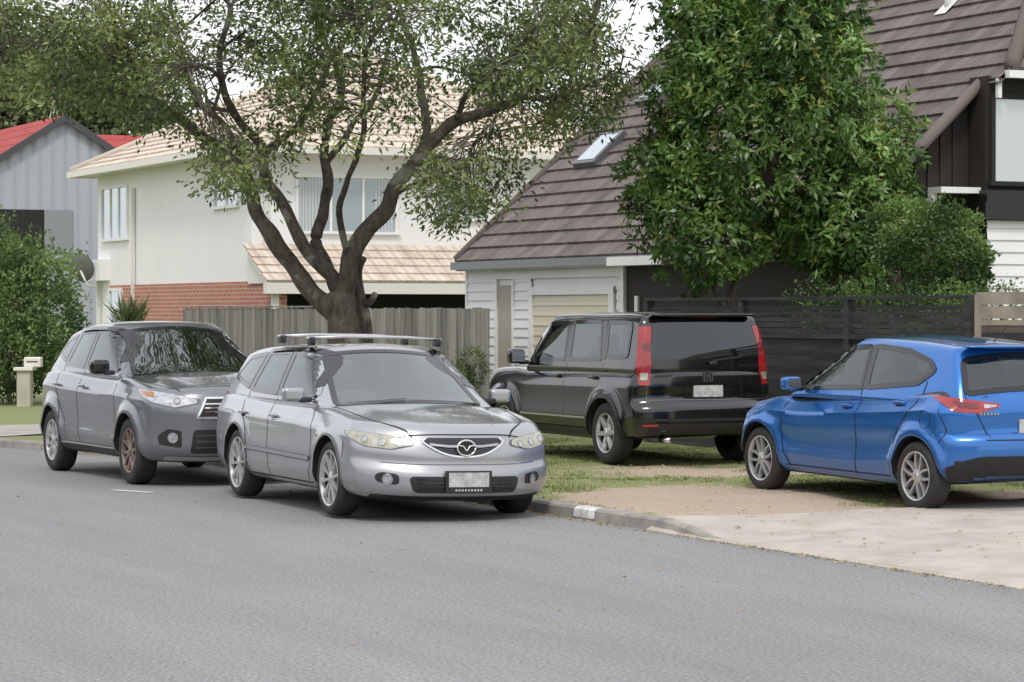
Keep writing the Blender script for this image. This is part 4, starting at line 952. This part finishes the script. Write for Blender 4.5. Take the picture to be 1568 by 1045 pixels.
# ---------------------------------------------------------------- buildings
M_wall=simple('white_render',(.82,.82,.815),.85,var=.04,vscale=.8)
M_wht2=simple('white_paint',(.82,.82,.81),.5,var=.05)
M_trim=simple('trim_cream',(.76,.74,.68),.5)
M_hglass=glassmat('house_glass',(.30,.36,.39),.25)
M_dark=simple('interior_dark',(.02,.02,.02),.9)
M_pipe=simple('downpipe',(.70,.69,.65),.5)
def tilemat(name,ca,cb,sc=.30):
    m,nt,b=newmat(name); L=nt.links.new
    uv=N(nt,'ShaderNodeUVMap'); sp=N(nt,'ShaderNodeSeparateXYZ'); L(uv.outputs[0],sp.inputs[0])
    m1=N(nt,'ShaderNodeMath',operation='MULTIPLY'); m1.inputs[1].default_value=2*math.pi/sc; L(sp.outputs[0],m1.inputs[0])
    m2=N(nt,'ShaderNodeMath',operation='SINE'); L(m1.outputs[0],m2.inputs[0])
    nz=N(nt,'ShaderNodeTexNoise',Scale=2.2,Detail=5,Roughness=.65); L(uv.outputs[0],nz.inputs['Vector'])
    fl=N(nt,'ShaderNodeVectorMath',operation='SNAP'); fl.inputs[1].default_value=(sc,.33,1); L(uv.outputs[0],fl.inputs[0])
    wn=N(nt,'ShaderNodeTexWhiteNoise'); L(fl.outputs[0],wn.inputs['Vector'])
    ad=N(nt,'ShaderNodeMath',operation='MULTIPLY_ADD'); ad.inputs[1].default_value=.35; L(wn.outputs['Value'],ad.inputs[0]); L(nz.outputs['Fac'],ad.inputs[2])
    r=N(nt,'ShaderNodeValToRGB'); e=r.color_ramp.elements; e[0].position=.35;e[0].color=c4(ca);e[1].position=.95;e[1].color=c4(cb); L(ad.outputs[0],r.inputs[0]); L(r.outputs[0],b.inputs['Base Color'])
    b.inputs['Roughness'].default_value=.85
    bp=N(nt,'ShaderNodeBump',Strength=1,Distance=.03); L(m2.outputs[0],bp.inputs['Height']); L(bp.outputs[0],b.inputs['Normal'])
    return m
M_tileb=tilemat('brown_roof_tile',(.095,.077,.073),(.21,.175,.16))
M_tilep=tilemat('peach_roof_tile',(.54,.45,.37),(.76,.67,.57))
M_tiler=tilemat('red_roof',(.32,.045,.045),(.42,.07,.065),.6)
def tileroof(name,poly,mat,parent,course=.34,lift=.035):
    P=[Vector(p) for p in poly]; e=(P[1]-P[0]).normalized(); nn=None
    for i in range(2,len(P)):
        nn=e.cross(P[i]-P[0]); 
        if nn.length>1e-3: break
    nn.normalize()
    if nn.z<0: nn=-nn
    up=nn.cross(e); 
    if up.z<0: up=-up
    O=P[0]; Q=[((p-O).dot(e),(p-O).dot(up)) for p in P]; smax=max(q[1] for q in Q)
    V=[];F=[];UVs=[]
    k=len(V); V+=[O+e*a+up*s-nn*.02 for a,s in Q]; F.append(tuple(range(k,len(V)))); UVs+=[(a,s) for a,s in Q]
    for c_ in range(int(smax/course)+1):
        bm=bmesh.new(); bm.faces.new([bm.verts.new((a,s,0)) for a,s in Q])
        bmesh.ops.bisect_plane(bm,geom=bm.verts[:]+bm.edges[:]+bm.faces[:],plane_co=(0,c_*course,0),plane_no=(0,-1,0),clear_outer=True)
        if bm.faces: bmesh.ops.bisect_plane(bm,geom=bm.verts[:]+bm.edges[:]+bm.faces[:],plane_co=(0,(c_+1)*course,0),plane_no=(0,1,0),clear_outer=True)
        for f in bm.faces:
            k=len(V)
            for v in f.verts:
                a,s=v.co.x,v.co.y; h=.008+lift*(1-(s-c_*course)/course); V.append(O+e*a+up*s+nn*h); UVs.append((a,s+ .001))
            F.append(tuple(range(k,len(V))))
            lo=[v.co for v in f.verts if abs(v.co.y-c_*course)<1e-4]
            if len(lo)==2:
                k=len(V)
                for q,h in ((lo[0],.008+lift),(lo[1],.008+lift),(lo[1],-.01),(lo[0],-.01)): V.append(O+e*q.x+up*q.y+nn*h); UVs.append((q.x,q.y))
                F.append((k,k+1,k+2,k+3))
        bm.free()
    o=mk(name,V,F,mat,parent); uvl=o.data.uv_layers.new(name='UVMap')
    for l in o.data.loops: uvl.data[l.index].uv=UVs[l.vertex_index]
    return o
def win_v(name,u0,u1,z0,z1,v,par,nm=2,gm=None,fm=None):
    fm=fm or M_wht2; L=[]
    t=.06
    L+=[((u0-t,u1+t),(v-.05,v+.02),(z1,z1+t)),((u0-t-.03,u1+t+.03),(v-.08,v+.02),(z0-t,z0)),((u0-t,u0),(v-.05,v+.02),(z0,z1)),((u1,u1+t),(v-.05,v+.02),(z0,z1))]
    for i in range(1,nm): u=u0+(u1-u0)*i/nm; L.append(((u-.025,u+.025),(v-.04,v+.02),(z0,z1)))
    boxes(name+'_frame',L,fm,par); box(name+'_glass',(u0,u1),(v-.012,v-.004),(z0,z1),gm or M_hglass,par)
def win_u(name,v0,v1,z0,z1,u,par,nm=2,gm=None,fm=None):
    fm=fm or M_wht2; L=[]; t=.06
    L+=[((u-.02,u+.05),(v0-t,v1+t),(z1,z1+t)),((u-.02,u+.08),(v0-t-.03,v1+t+.03),(z0-t,z0)),((u-.02,u+.05),(v0-t,v0),(z0,z1)),((u-.02,u+.05),(v1,v1+t),(z0,z1))]
    for i in range(1,nm): v=v0+(v1-v0)*i/nm; L.append(((u-.02,u+.04),(v-.025,v+.025),(z0,z1)))
    boxes(name+'_frame',L,fm,par); box(name+'_glass',(u+.004,u+.012),(v0,v1),(z0,z1),gm or M_hglass,par)

H=empty('white_house'); H.rotation_euler[2]=ROT
U0,U1,V0,V1,ZE=-63.2,-52.2,18.5,27.2,5.12
box('walls',(U0,U1),(V0,V1),(0,ZE),M_wall,H)
oh=.5; a0_,a1_,b0_,b1_=U0-oh,U1+oh,V0-oh,V1+oh; hw_=(b1_-b0_)/2; zr=ZE+hw_*.50
rA=(a0_+hw_,b0_+hw_,zr); rB=(a1_-hw_,b0_+hw_,zr)
tileroof('roof_front',[(a0_,b0_,ZE),(a1_,b0_,ZE),rB,rA],M_tilep,H)
tileroof('roof_side',[(a1_,b0_,ZE),(a1_,b1_,ZE),rB],M_tilep,H)
tileroof('roof_left',[(a0_,b1_,ZE),(a0_,b0_,ZE),rA],M_tilep,H)
tileroof('roof_back',[(a1_,b1_,ZE),(a0_,b1_,ZE),rA,rB],M_tilep,H)
for i,(p,q) in enumerate((((a0_,b0_,ZE),rA),((a1_,b0_,ZE),rB),(rA,rB))):
    tube('ridge_cap',[Vector(p)+Vector((0,0,.04)),Vector(q)+Vector((0,0,.04))],.09,M_tilep,H,8)
boxes('fascia_gutter',[((a0_,a1_),(b0_-.10,b0_),(ZE-.14,ZE+.0)),((a1_,a1_+.10),(b0_-.10,b1_),(ZE-.14,ZE+.0)),((a0_-.1,a0_),(b0_-.10,b1_),(ZE-.14,ZE+.0))],M_trim,H)
box('soffit',(a0_,a1_),(b0_,b1_),(ZE-.10,ZE-.06),M_trim,H)
m,nt,b=newmat('red_brick'); L_=nt.links.new
tc=N(nt,'ShaderNodeTexCoord'); sp=N(nt,'ShaderNodeSeparateXYZ'); L_(tc.outputs['Object'],sp.inputs[0])
ad=N(nt,'ShaderNodeMath',operation='ADD'); L_(sp.outputs[0],ad.inputs[0]); L_(sp.outputs[1],ad.inputs[1])
cb=N(nt,'ShaderNodeCombineXYZ'); L_(ad.outputs[0],cb.inputs[0]); L_(sp.outputs[2],cb.inputs[1])
bk=N(nt,'ShaderNodeTexBrick',Scale=1.0); bk.inputs['Brick Width'].default_value=.24; bk.inputs['Row Height'].default_value=.086; bk.inputs['Mortar Size'].default_value=.009
bk.inputs['Color1'].default_value=(.48,.19,.125,1); bk.inputs['Color2'].default_value=(.38,.145,.10,1); bk.inputs['Mortar'].default_value=(.50,.42,.36,1)
L_(cb.outputs[0],bk.inputs['Vector']); L_(bk.outputs['Color'],b.inputs['Base Color']); b.inputs['Roughness'].default_value=.9
M_brick=m
box('brick_base',(U0+1.1,-50.95),(V0-.04,V0+.3),(0,2.38),M_brick,H)
win_v('bedroom_window',-62.75,-60.75,3.48,4.66,V0,H,3)
win_v('bathroom_window',-54.45,-53.0,3.97,4.52,V0,H,2)
win_v('lower_window',-62.0,-61.1,1.5,2.25,V0-.04,H,1)
win_u('lounge_window',19.5,21.65,3.42,4.52,U1,H,3)
win_u('landing_window',22.6,23.7,3.72,4.32,U1,H,2)
M_curt=simple('curtain_cloth',(.52,.55,.57),.9)
boxes('lounge_curtain',[((U1+.013,U1+.018),(v,v+.045),(3.43,4.51)) for v in list(np.arange(19.52,19.95,.07))+list(np.arange(21.2,21.6,.07))],M_curt,H)
boxes('downpipes',[((-62.95,-62.87),(V0-.12,V0-.04),(0,2.6)),((-60.2,-60.12),(V0-.10,V0-.02),(0,4.6)),((U1+.02,U1+.10),(18.75,18.83),(3.1,5))],M_pipe,H)
boxes('meter_box',[((-63.5,-62.2),(V0-.25,V0),(2.5,3.0))],M_wht2,H)
tube('satellite_arm',[(-62.6,V0-.1,2.3),(-62.6,V0-.45,2.4),(-62.6,V0-.6,2.75)],.03,M_pipe,H)
V,F=lathe([(.01,0),(.15,.02),(.28,.07),(.36,.12)],24); o=mk('satellite_dish',V,F,simple('dish_grey',(.13,.13,.135),.6),H,smooth=True); o.location=(-62.6,V0-.65,2.78); o.rotation_euler=(.3,0,.8)
tileroof('porch_roof',[(-50.75,18.3,2.36),(-50.75,26,2.36),(U1-.02,26,3.15),(U1-.02,18.3,3.15)],M_tilep,H,.34)
mk('porch_gable',[(-50.8,18.42,2.33),(U1,18.42,2.33),(U1,18.42,3.10)],[(0,1,2)],M_trim,H)
boxes('porch_frame',[((-50.95,-50.75),(18.3,26),(2.12,2.34)),((-51.05,-50.9),(18.46,18.62),(0,2.12)),((-51.05,-50.9),(23.0,23.12),(0,2.12))],M_trim,H)
box('porch_interior',(-52.25,-52.16),(18.8,26),(0,2.2),M_dark,H)
box('porch_ceiling',(-52.16,-50.96),(18.8,26),(2.14,2.18),M_dark,H)
HE=empty('neighbour_house'); HE.rotation_euler[2]=ROT
box('walls',(-66,-58),(31,40),(0,5.6),M_wall,HE)
tileroof('roof',[(-57.6,30.5,5.6),(-57.6,40.5,5.6),(-62,40.5,7.6),(-62,30.5,7.6)],M_tilep,HE)
tileroof('roof_back',[(-66.4,40.5,5.6),(-66.4,30.5,5.6),(-62,30.5,7.6),(-62,40.5,7.6)],M_tilep,HE)
mk('gable',[(-57.9,30.9,5.6),(-66,30.9,5.6),(-62,30.9,7.5)],[(0,1,2)],M_wall,HE)
win_u('window',32,34,4.0,5.0,-58,HE,2)
boxes('balcony_rail',[((-52.1,-49.5),(24.5,24.54),(z,z+.04)) for z in (4.0,4.25,4.5)]+[((u,u+.04),(24.5,24.54),(3.2,4.54)) for u in (-49.6,-50.4,-51.2,-52.0)],M_wht2,HE)

B=empty('brown_roof_house'); B.rotation_euler[2]=ROT
vf,ve,ze,k_=18.8,18.62,2.60,.92
M_clad=simple('dark_cladding',(.026,.020,.018),.8)
def wboard(name,axis,fixed,a0,a1,z0,z1,mat,par,pitch=.15,dep=.022,sg=-1):
    V=[];F=[];z=z0
    prof=[]
    while z<z1-1e-4:
        zt_=min(z+pitch,z1); prof+=[(fixed+sg*dep,z),(fixed+sg*.002,zt_)]; z=zt_
    for (f,z) in prof:
        if axis=='u': V+=[(a0,f,z),(a1,f,z)]
        else: V+=[(f,a0,z),(f,a1,z)]
    for j in range(len(prof)-1): F.append((2*j,2*j+1,2*j+3,2*j+2))
    mk(name,V,F,mat,par)
M_bwhite=simple('weatherboard_white',(.80,.80,.81),.55,var=.05,vscale=1.2)
box('garage_core',(-42.05,-36.4),(vf+.02,26),(0,2.70),M_bwhite,B)
box('house_core',(-36.38,-30.5),(vf+.02,26),(0,2.70),M_clad,B)
wboard('boards_left','u',vf,-42.1,-40.9,0,2.6,M_bwhite,B)
wboard('boards_mid','u',vf,-40.25,-39.55,0,2.42,M_bwhite,B)
wboard('boards_top','u',vf,-40.9,-36.35,2.3,2.6,M_bwhite,B)
wboard('boards_right','u',vf,-36.55,-36.35,0,2.3,M_bwhite,B)
boxes('corner_boards',[((-42.14,-42.06),(vf-.03,vf+.06),(0,2.6)),((-36.40,-36.28),(vf-.035,vf+.06),(0,2.6)),((-40.95,-40.85),(vf-.035,vf+.03),(0,2.3)),((-40.27,-40.2),(vf-.035,vf+.03),(0,2.3))],M_wht2,B)
box('niche',(-40.85,-40.27),(vf-.01,vf+.015),(.7,2.2),simple('niche_beige',(.42,.37,.32),.8),B)
box('garage_door',(-39.45,-36.75),(vf-.02,vf+.015),(0,2.02),simple('garage_door_cream',(.68,.63,.50),.6),B)
boxes('garage_door_ribs',[((-39.45,-36.75),(vf-.032,vf-.02),(z,z+.035)) for z in np.arange(.1,2.0,.16)],simple('garage_door_rib',(.72,.67,.54),.6),B)
boxes('garage_door_frame',[((-39.6,-39.45),(vf-.05,vf+.03),(0,2.12)),((-36.75,-36.58),(vf-.05,vf+.03),(0,2.12)),((-39.6,-36.58),(vf-.052,vf+.03),(2.03,2.16))],M_wht2,B)
M_gut=simple('gutter_grey',(.20,.215,.225),.5)
boxes('gutter',[((-42.2,-30.2),(ve-.10,ve+.0),(ze-.13,ze+.0))],M_gut,B)
boxes('soffit',[((-42.2,-30.2),(ve,vf+.1),(ze-.15,ze-.10))],M_wht2,B)
box('fascia_white',(-36.3,-34.6),(ve-.13,ve-.10),(ze-.15,ze-.02),M_wht2,B)
box('entry_trim',(-35.95,-35.85),(vf-.02,vf+.015),(0,2.0),M_wht2,B)
def zM(v): return ze+k_*(v-ve)
vt=28.6; uE=-29.8; zE=4.98; vc_=ve+(zE-ze)/k_; cH=vc_+uE; uh=cH-vt
tileroof('roof_main',[(-42.2,ve,ze),(-30.2,ve,ze),(-30.2,21.0,zM(21.0)),(uE,21.0,zM(21.0)),(uE,vc_,zE),(uh,vt,zM(vt)),(-42.2,vt,zM(vt))],M_tileb,B,.33,.04)
tileroof('roof_hip',[(uE,vc_,zE),(uE,32,zE),(uh,32,zM(vt)),(uh,vt,zM(vt))],M_tileb,B,.33,.04)
tube('hip_cap',[(uE,vc_,zE+.05),(uh,vt,zM(vt)+.05)],.11,M_tileb,B)
tube('rake_cap_left',[(-42.18,ve,ze+.05),(-42.18,vt,zM(vt)+.05)],.07,M_tileb,B)
tube('rake_cap_right',[(-30.22,ve,ze+.03),(-30.22,21.1,zM(21.1)+.03)],.08,M_tileb,B)
tileroof('roof_rear',[(-42.2,vt+8,zM(vt)-8*k_),(uh,vt+8,zM(vt)-8*k_),(uh,vt,zM(vt)),(-42.2,vt,zM(vt))],M_tileb,B)
mk('gable_left',[(-42.1,vf,0),(-42.1,36,0),(-42.1,36,2.9),(-42.1,vt,zM(vt)-.1),(-42.1,vf,zM(vf)-.1)],[(0,1,2,3,4)],M_bwhite,B)
mk('gable_right',[(-30.45,vf,0),(-30.45,32,0),(-30.45,32,4.9),(-30.45,21.1,4.75),(-30.45,vf,zM(vf)-.08)],[(0,1,2,3,4)],M_clad,B)
boxes('cladding_battens',[((-30.45,-30.42),(v,v+.04),(1.5,zM(v)-.15)) for v in np.arange(18.9,20.9,.2)],M_clad,B)
wboard('bay_boards','v',-30.0,20.95,30,0,2.98,M_bwhite,B,.16,.025,1)
box('bay_core',(-30.4,-30.03),(20.95,30),(0,4.90),M_clad,B)
boxes('bay_band',[((-30.1,-29.88),(20.85,30),(2.99,3.22)),((-30.1,-29.92),(20.9,30),(3.22,3.38))],simple('bay_dark',(.015,.015,.017),.35),B)
win_u('bay_window',21.06,23.6,3.50,4.60,-30.0,B,2,gm=glassmat('bay_glass',(.45,.47,.45),.2),fm=M_dark)
boxes('bay_gutter',[((uE,uE+.10),(21.1,32),(zE-.12,zE-.02))],M_wht2,B)
boxes('bay_downpipe',[((uE-.1,uE-.04),(21.02,21.08),(4.6,zE-.12))],M_wht2,B)
boxes('white_beam',[((-30.42,-30.1),(20.3,20.93),(3.34,3.42)),((-30.42,-30.32),(20.3,20.38),(3.05,3.34))],M_wht2,B)
def skylight(u0,u1,s0,s1):
    n_=Vector((0,-k_,1)).normalized(); up=Vector((0,1,k_)).normalized(); O=Vector((0,ve,ze))
    def q(u,s,h): p=O+up*s+n_*h; return (u,p.y,p.z)
    V=[q(u0,s0,.02),q(u1,s0,.02),q(u1,s1,.02),q(u0,s1,.02),q(u0,s0,.13),q(u1,s0,.13),q(u1,s1,.13),q(u0,s1,.13)]
    mk('skylight_frame',V,BF,simple('skylight_frame',(.10,.10,.11),.4),B)
    t=.08; V=[q(u0+t,s0+t,.137),q(u1-t,s0+t,.137),q(u1-t,s1-t,.137),q(u0+t,s1-t,.137)]
    mk('skylight_glass',V,[(0,1,2,3)],M_hglass,B)
skylight(-41.0,-40.2,2.3,3.1); skylight(-41.0,-40.2,3.9,4.4); skylight(-41.0,-40.2,5.0,5.4)
tube('vent_pipe',[(-33.2,22.5,zM(22.5)),(-33.2,22.5,zM(22.5)+.4)],.05,M_wht2,B)
mk('vent_flashing',[(-33.35,22.35,zM(22.35)+.07),(-33.05,22.35,zM(22.35)+.07),(-33.05,22.6,zM(22.6)+.07),(-33.35,22.6,zM(22.6)+.07)],[(0,1,2,3)],M_pipe,B)

G=empty('grey_gable_house'); G.rotation_euler[2]=ROT
m,nt,b=newmat('corrugated_grey'); L_=nt.links.new
tc=N(nt,'ShaderNodeTexCoord'); sp=N(nt,'ShaderNodeSeparateXYZ'); L_(tc.outputs['Object'],sp.inputs[0])
ml=N(nt,'ShaderNodeMath',operation='MULTIPLY'); ml.inputs[1].default_value=2*math.pi/.38; L_(sp.outputs[1],ml.inputs[0]); sn=N(nt,'ShaderNodeMath',operation='SINE'); L_(ml.outputs[0],sn.inputs[0])
bp=N(nt,'ShaderNodeBump',Strength=.6,Distance=.04); L_(sn.outputs[0],bp.inputs['Height']); L_(bp.outputs[0],b.inputs['Normal']); b.inputs['Base Color'].default_value=(.38,.40,.46,1); b.inputs['Roughness'].default_value=.6
M_corr=m
gu,gv,gzr=-78.0,21.8,7.55
mk('gable_wall',[(gu,gv-4,0),(gu,gv+4.5,0),(gu,gv+4.5,gzr-4.5*.64),(gu,gv,gzr),(gu,gv-4,gzr-4*.64)],[(0,1,2,3,4)],M_corr,G)
mk('side_wall',[(gu,gv-4,0),(gu-14,gv-4,0),(gu-14,gv-4,gzr-4*.64),(gu,gv-4,gzr-4*.64)],[(0,1,2,3)],M_corr,G)
tileroof('roof_left',[(gu+.2,gv-4.4,gzr-4.4*.64),(gu-14,gv-4.4,gzr-4.4*.64),(gu-14,gv,gzr),(gu+.2,gv,gzr)],M_tiler,G,.6,.01)
tileroof('roof_right',[(gu-14,gv+4.9,gzr-4.9*.64),(gu+.2,gv+4.9,gzr-4.9*.64),(gu+.2,gv,gzr),(gu-14,gv,gzr)],M_tiler,G,.6,.01)
M_fas=simple('fascia_dark',(.06,.06,.07),.5)
for sgn,w_ in ((-1,4.4),(1,4.9)):
    V=[(gu+.22,gv,gzr+.03),(gu+.22,gv+sgn*w_,gzr+.03-w_*.64),(gu+.22,gv+sgn*w_,gzr-.2-w_*.64),(gu+.22,gv,gzr-.2)]
    V+=[(x-.05,y,z) for x,y,z in V]
    mk('barge',V,[(0,1,2,3),(4,5,6,7),(3,2,6,7),(0,1,5,4)],M_fas,G)
boxes('dark_opening',[((gu,gu+.03),(gv-4,gv-.6),(0,4.75))],M_dark,G)
boxes('grey_shutter',[((gu+.03,gu+.06),(gv-.6,gv+.25),(3.5,4.75))],simple('shutter',(.25,.26,.28),.5),G)
G2=empty('red_roof_house'); G2.rotation_euler[2]=ROT
box('walls',(-100,-92),(26,40),(0,5.6),M_corr,G2)
tileroof('roof',[(-91.5,25.5,5.6),(-91.5,40,5.6),(-96,40,8.2),(-96,25.5,8.2)],M_tiler,G2,.6,.01)
tileroof('roof_b',[(-100.5,40,5.6),(-100.5,25.5,5.6),(-96,25.5,8.2),(-96,40,8.2)],M_tiler,G2,.6,.01)
A=empty('tv_antenna'); 
p0=Vector(pxp(83,215,100)); M_ant=simple('antenna_metal',(.45,.40,.38),.5,metal=.4)
tube('mast',[(p0.x,p0.y,6),(p0.x,p0.y,1.77+(477-135)*100/4150)],.05,M_ant,A)
zt0=1.77+(477-150)*100/4150
for dz in (0,.35): tube('boom',[(p0.x-.5,p0.y,zt0+dz),(p0.x+.5,p0.y,zt0+dz)],.03,M_ant,A)
for i in range(5): tube('element',[(p0.x-.4+i*.2,p0.y,zt0-.3),(p0.x-.4+i*.2,p0.y,zt0+.5)],.015,M_ant,A,5)
for sgn in (-1,1): tube('stay',[(p0.x+sgn*.7,p0.y,6),(p0.x,p0.y,zt0)],.025,M_ant,A,5)
OPP=empty('unseen_opposite_house'); OPP.rotation_euler[2]=ROT  # simple house outside the frame, added for the cars to reflect
box('walls',(-34,-22),(-24,-15),(0,3),M_wall,OPP); tileroof('roof',[(-21.5,-14.5,3),(-34.5,-14.5,3),(-34.5,-20,5.4),(-21.5,-20,5.4)],M_tileb,OPP)

# ---------------------------------------------------------------- fences
WF=empty('paling_fence'); WF.rotation_euler[2]=ROT
m,nt,b=newmat('weathered_wood'); L_=nt.links.new
tc=N(nt,'ShaderNodeTexCoord')
sn=N(nt,'ShaderNodeVectorMath',operation='SNAP'); sn.inputs[1].default_value=(.152,100,100); L_(tc.outputs['Object'],sn.inputs[0])
wn=N(nt,'ShaderNodeTexWhiteNoise'); L_(sn.outputs[0],wn.inputs['Vector'])
mp=N(nt,'ShaderNodeMapping'); mp.inputs['Scale'].default_value=(14,14,1.2); L_(tc.outputs['Object'],mp.inputs[0]); nz=N(nt,'ShaderNodeTexNoise',Scale=1.5,Detail=6); L_(mp.outputs[0],nz.inputs['Vector'])
ad=N(nt,'ShaderNodeMath',operation='MULTIPLY_ADD'); ad.inputs[1].default_value=.5; L_(wn.outputs['Value'],ad.inputs[0]); L_(nz.outputs['Fac'],ad.inputs[2])
r=N(nt,'ShaderNodeValToRGB'); e=r.color_ramp.elements; e[0].position=.35;e[0].color=(.10,.096,.085,1);e[1].position=1.0;e[1].color=(.30,.285,.26,1); L_(ad.outputs[0],r.inputs[0]); L_(r.outputs[0],b.inputs['Base Color']); b.inputs['Roughness'].default_value=.95
L=[]
u=-53.0
while u<-38.1:
    L.append(((u+.006,u+.146),(17.3+random.uniform(-.004,.004),17.32),(.05,1.82+random.uniform(-.012,.012)))); u+=.152
boxes('palings',L,m,WF)
boxes('rails',[((-53,-38.1),(17.325,17.37),(z,z+.07)) for z in (.4,1.4)]+[((u,u+.1),(17.33,17.43),(0,1.78)) for u in np.arange(-53,-38,2.1)],m,WF)
boxes('cap_rail',[((-53,-45.5),(17.285,17.35),(1.838,1.87))],m,WF)
M_bf,nt,b=newmat('black_stained_fence'); L_=nt.links.new
tc=N(nt,'ShaderNodeTexCoord'); mp=N(nt,'ShaderNodeMapping'); mp.inputs['Scale'].default_value=(1.2,12,12); L_(tc.outputs['Object'],mp.inputs[0]); nz=N(nt,'ShaderNodeTexNoise',Scale=1.5,Detail=6); L_(mp.outputs[0],nz.inputs['Vector'])
r=N(nt,'ShaderNodeValToRGB'); e=r.color_ramp.elements; e[0].position=.3;e[0].color=(.016,.016,.019,1);e[1].position=.75;e[1].color=(.060,.060,.066,1); L_(nz.outputs['Fac'],r.inputs[0]); L_(r.outputs[0],b.inputs['Base Color']); b.inputs['Roughness'].default_value=.7
K=empty('black_fence'); K.rotation_euler[2]=ROT
vb=16.4; L=[]
posts=[-31.1,-28.65,-26.25,-23.85]
for i in range(3):
    ua,ub=posts[i]+.10,posts[i+1]
    z=.08
    while z<1.45: L.append(((ua,ub),(vb+.02,vb+.045),(z,z+.19))); z+=.198
    z=1.52
    while z<1.83: L.append(((ua,ub),(vb+.02,vb+.04),(z,z+.05))); z+=.066
    L.append(((ua,ub),(vb-.01,vb+.06),(1.455,1.51)))
    L.append(((ua-.05,ub+.05),(vb-.03,vb+.08),(1.905,1.94)))
boxes('boards',L,M_bf,K)
boxes('posts',[((u,u+.10),(vb-.02,vb+.09),(0,1.90)) for u in posts],M_bf,K)
NF=empty('timber_fence'); NF.rotation_euler[2]=ROT
L=[((-23.7,-18.5),(vb+.02,vb+.045),(z,z+.13)) for z in np.arange(1.55,1.9,.145)]
boxes('slats',L,simple('new_timber',(.36,.31,.25),.8,var=.3),NF); boxes('posts',[((u,u+.1),(vb,vb+.1),(0,1.95)) for u in (-23.7,-21.2,-18.7)],simple('post_timber',(.34,.29,.23),.8,var=.3),NF)
boxes('lower_boards',[((-23.7,-18.5),(vb+.02,vb+.045),(z,z+.19)) for z in np.arange(.05,1.5,.198)],M_bf,NF)
LB=empty('letterbox'); p=Vector(pxp(38,590,48)); 
box('pillar',(p.x-.12,p.x+.12),(p.y-.15,p.y+.15),(0,.72),simple('letterbox_stone',(.5,.47,.40),.9,var=.2),LB,.01)
box('cap',(p.x-.17,p.x+.17),(p.y-.2,p.y+.2),(.72,.78),M_trim,LB,.01)
box('box',(p.x+.0,p.x+.30),(p.y-.12,p.y+.12),(.78,.96),M_trim,LB,.02)
box('slot',(p.x+.05,p.x+.25),(p.y-.125,p.y-.12),(.87,.89),M_dark,LB)
us=np.linspace(-39.2,-36.2,12); V=[];F=[]
for i,u in enumerate(us):
    for j in range(14):
        v=float(vk(u))-.02+j*.7; V.append((u,v,float(gz(u,max(v,float(vk(u))+.15)))+.02))
for i in range(11):
    for j in range(13): a=i*14+j; F.append((a,a+14,a+15,a+1))
o=mk('driveway_crossing',V,F,M_path,None,smooth=True); o.rotation_euler[2]=ROT

# ---------------------------------------------------------------- light, world, camera
w=bpy.data.worlds.new('World'); S.world=w; w.use_nodes=True; nt=w.node_tree; bg=nt.nodes['Background']
el,az=math.radians(52),math.radians(186)
sk=N(nt,'ShaderNodeTexSky'); sk.sky_type='NISHITA'; sk.sun_disc=False; sk.sun_elevation=el; sk.sun_rotation=az; sk.dust_density=3
mx=N(nt,'ShaderNodeMix',data_type='RGBA'); mx.inputs[0].default_value=.85; mx.inputs[7].default_value=(10.7,10.8,11.2,1)
nt.links.new(sk.outputs[0],mx.inputs[6]); nt.links.new(mx.outputs[2],bg.inputs[0]); bg.inputs[1].default_value=.120
sl=bpy.data.lights.new('sun','SUN'); sl.energy=1.5; sl.angle=math.radians(10); sl.color=(1,.96,.9)
so=bpy.data.objects.new('sun',sl); C.objects.link(so)
sd=Vector((math.sin(az)*math.cos(el),math.cos(az)*math.cos(el),math.sin(el)))
so.rotation_euler=sd.to_track_quat('Z','Y').to_euler()
cam=bpy.data.cameras.new('camera'); co=bpy.data.objects.new('camera',cam); C.objects.link(co); S.camera=co
cam.sensor_width=36; cam.lens=4150/1568*36; cam.clip_end=6000; cam.clip_start=.5
co.location=(0,0,1.77); co.rotation_euler=(math.radians(90)-math.atan(45.5/4150),0,0)
S.view_settings.view_transform='Standard'; S.view_settings.look='None'; S.view_settings.exposure=0
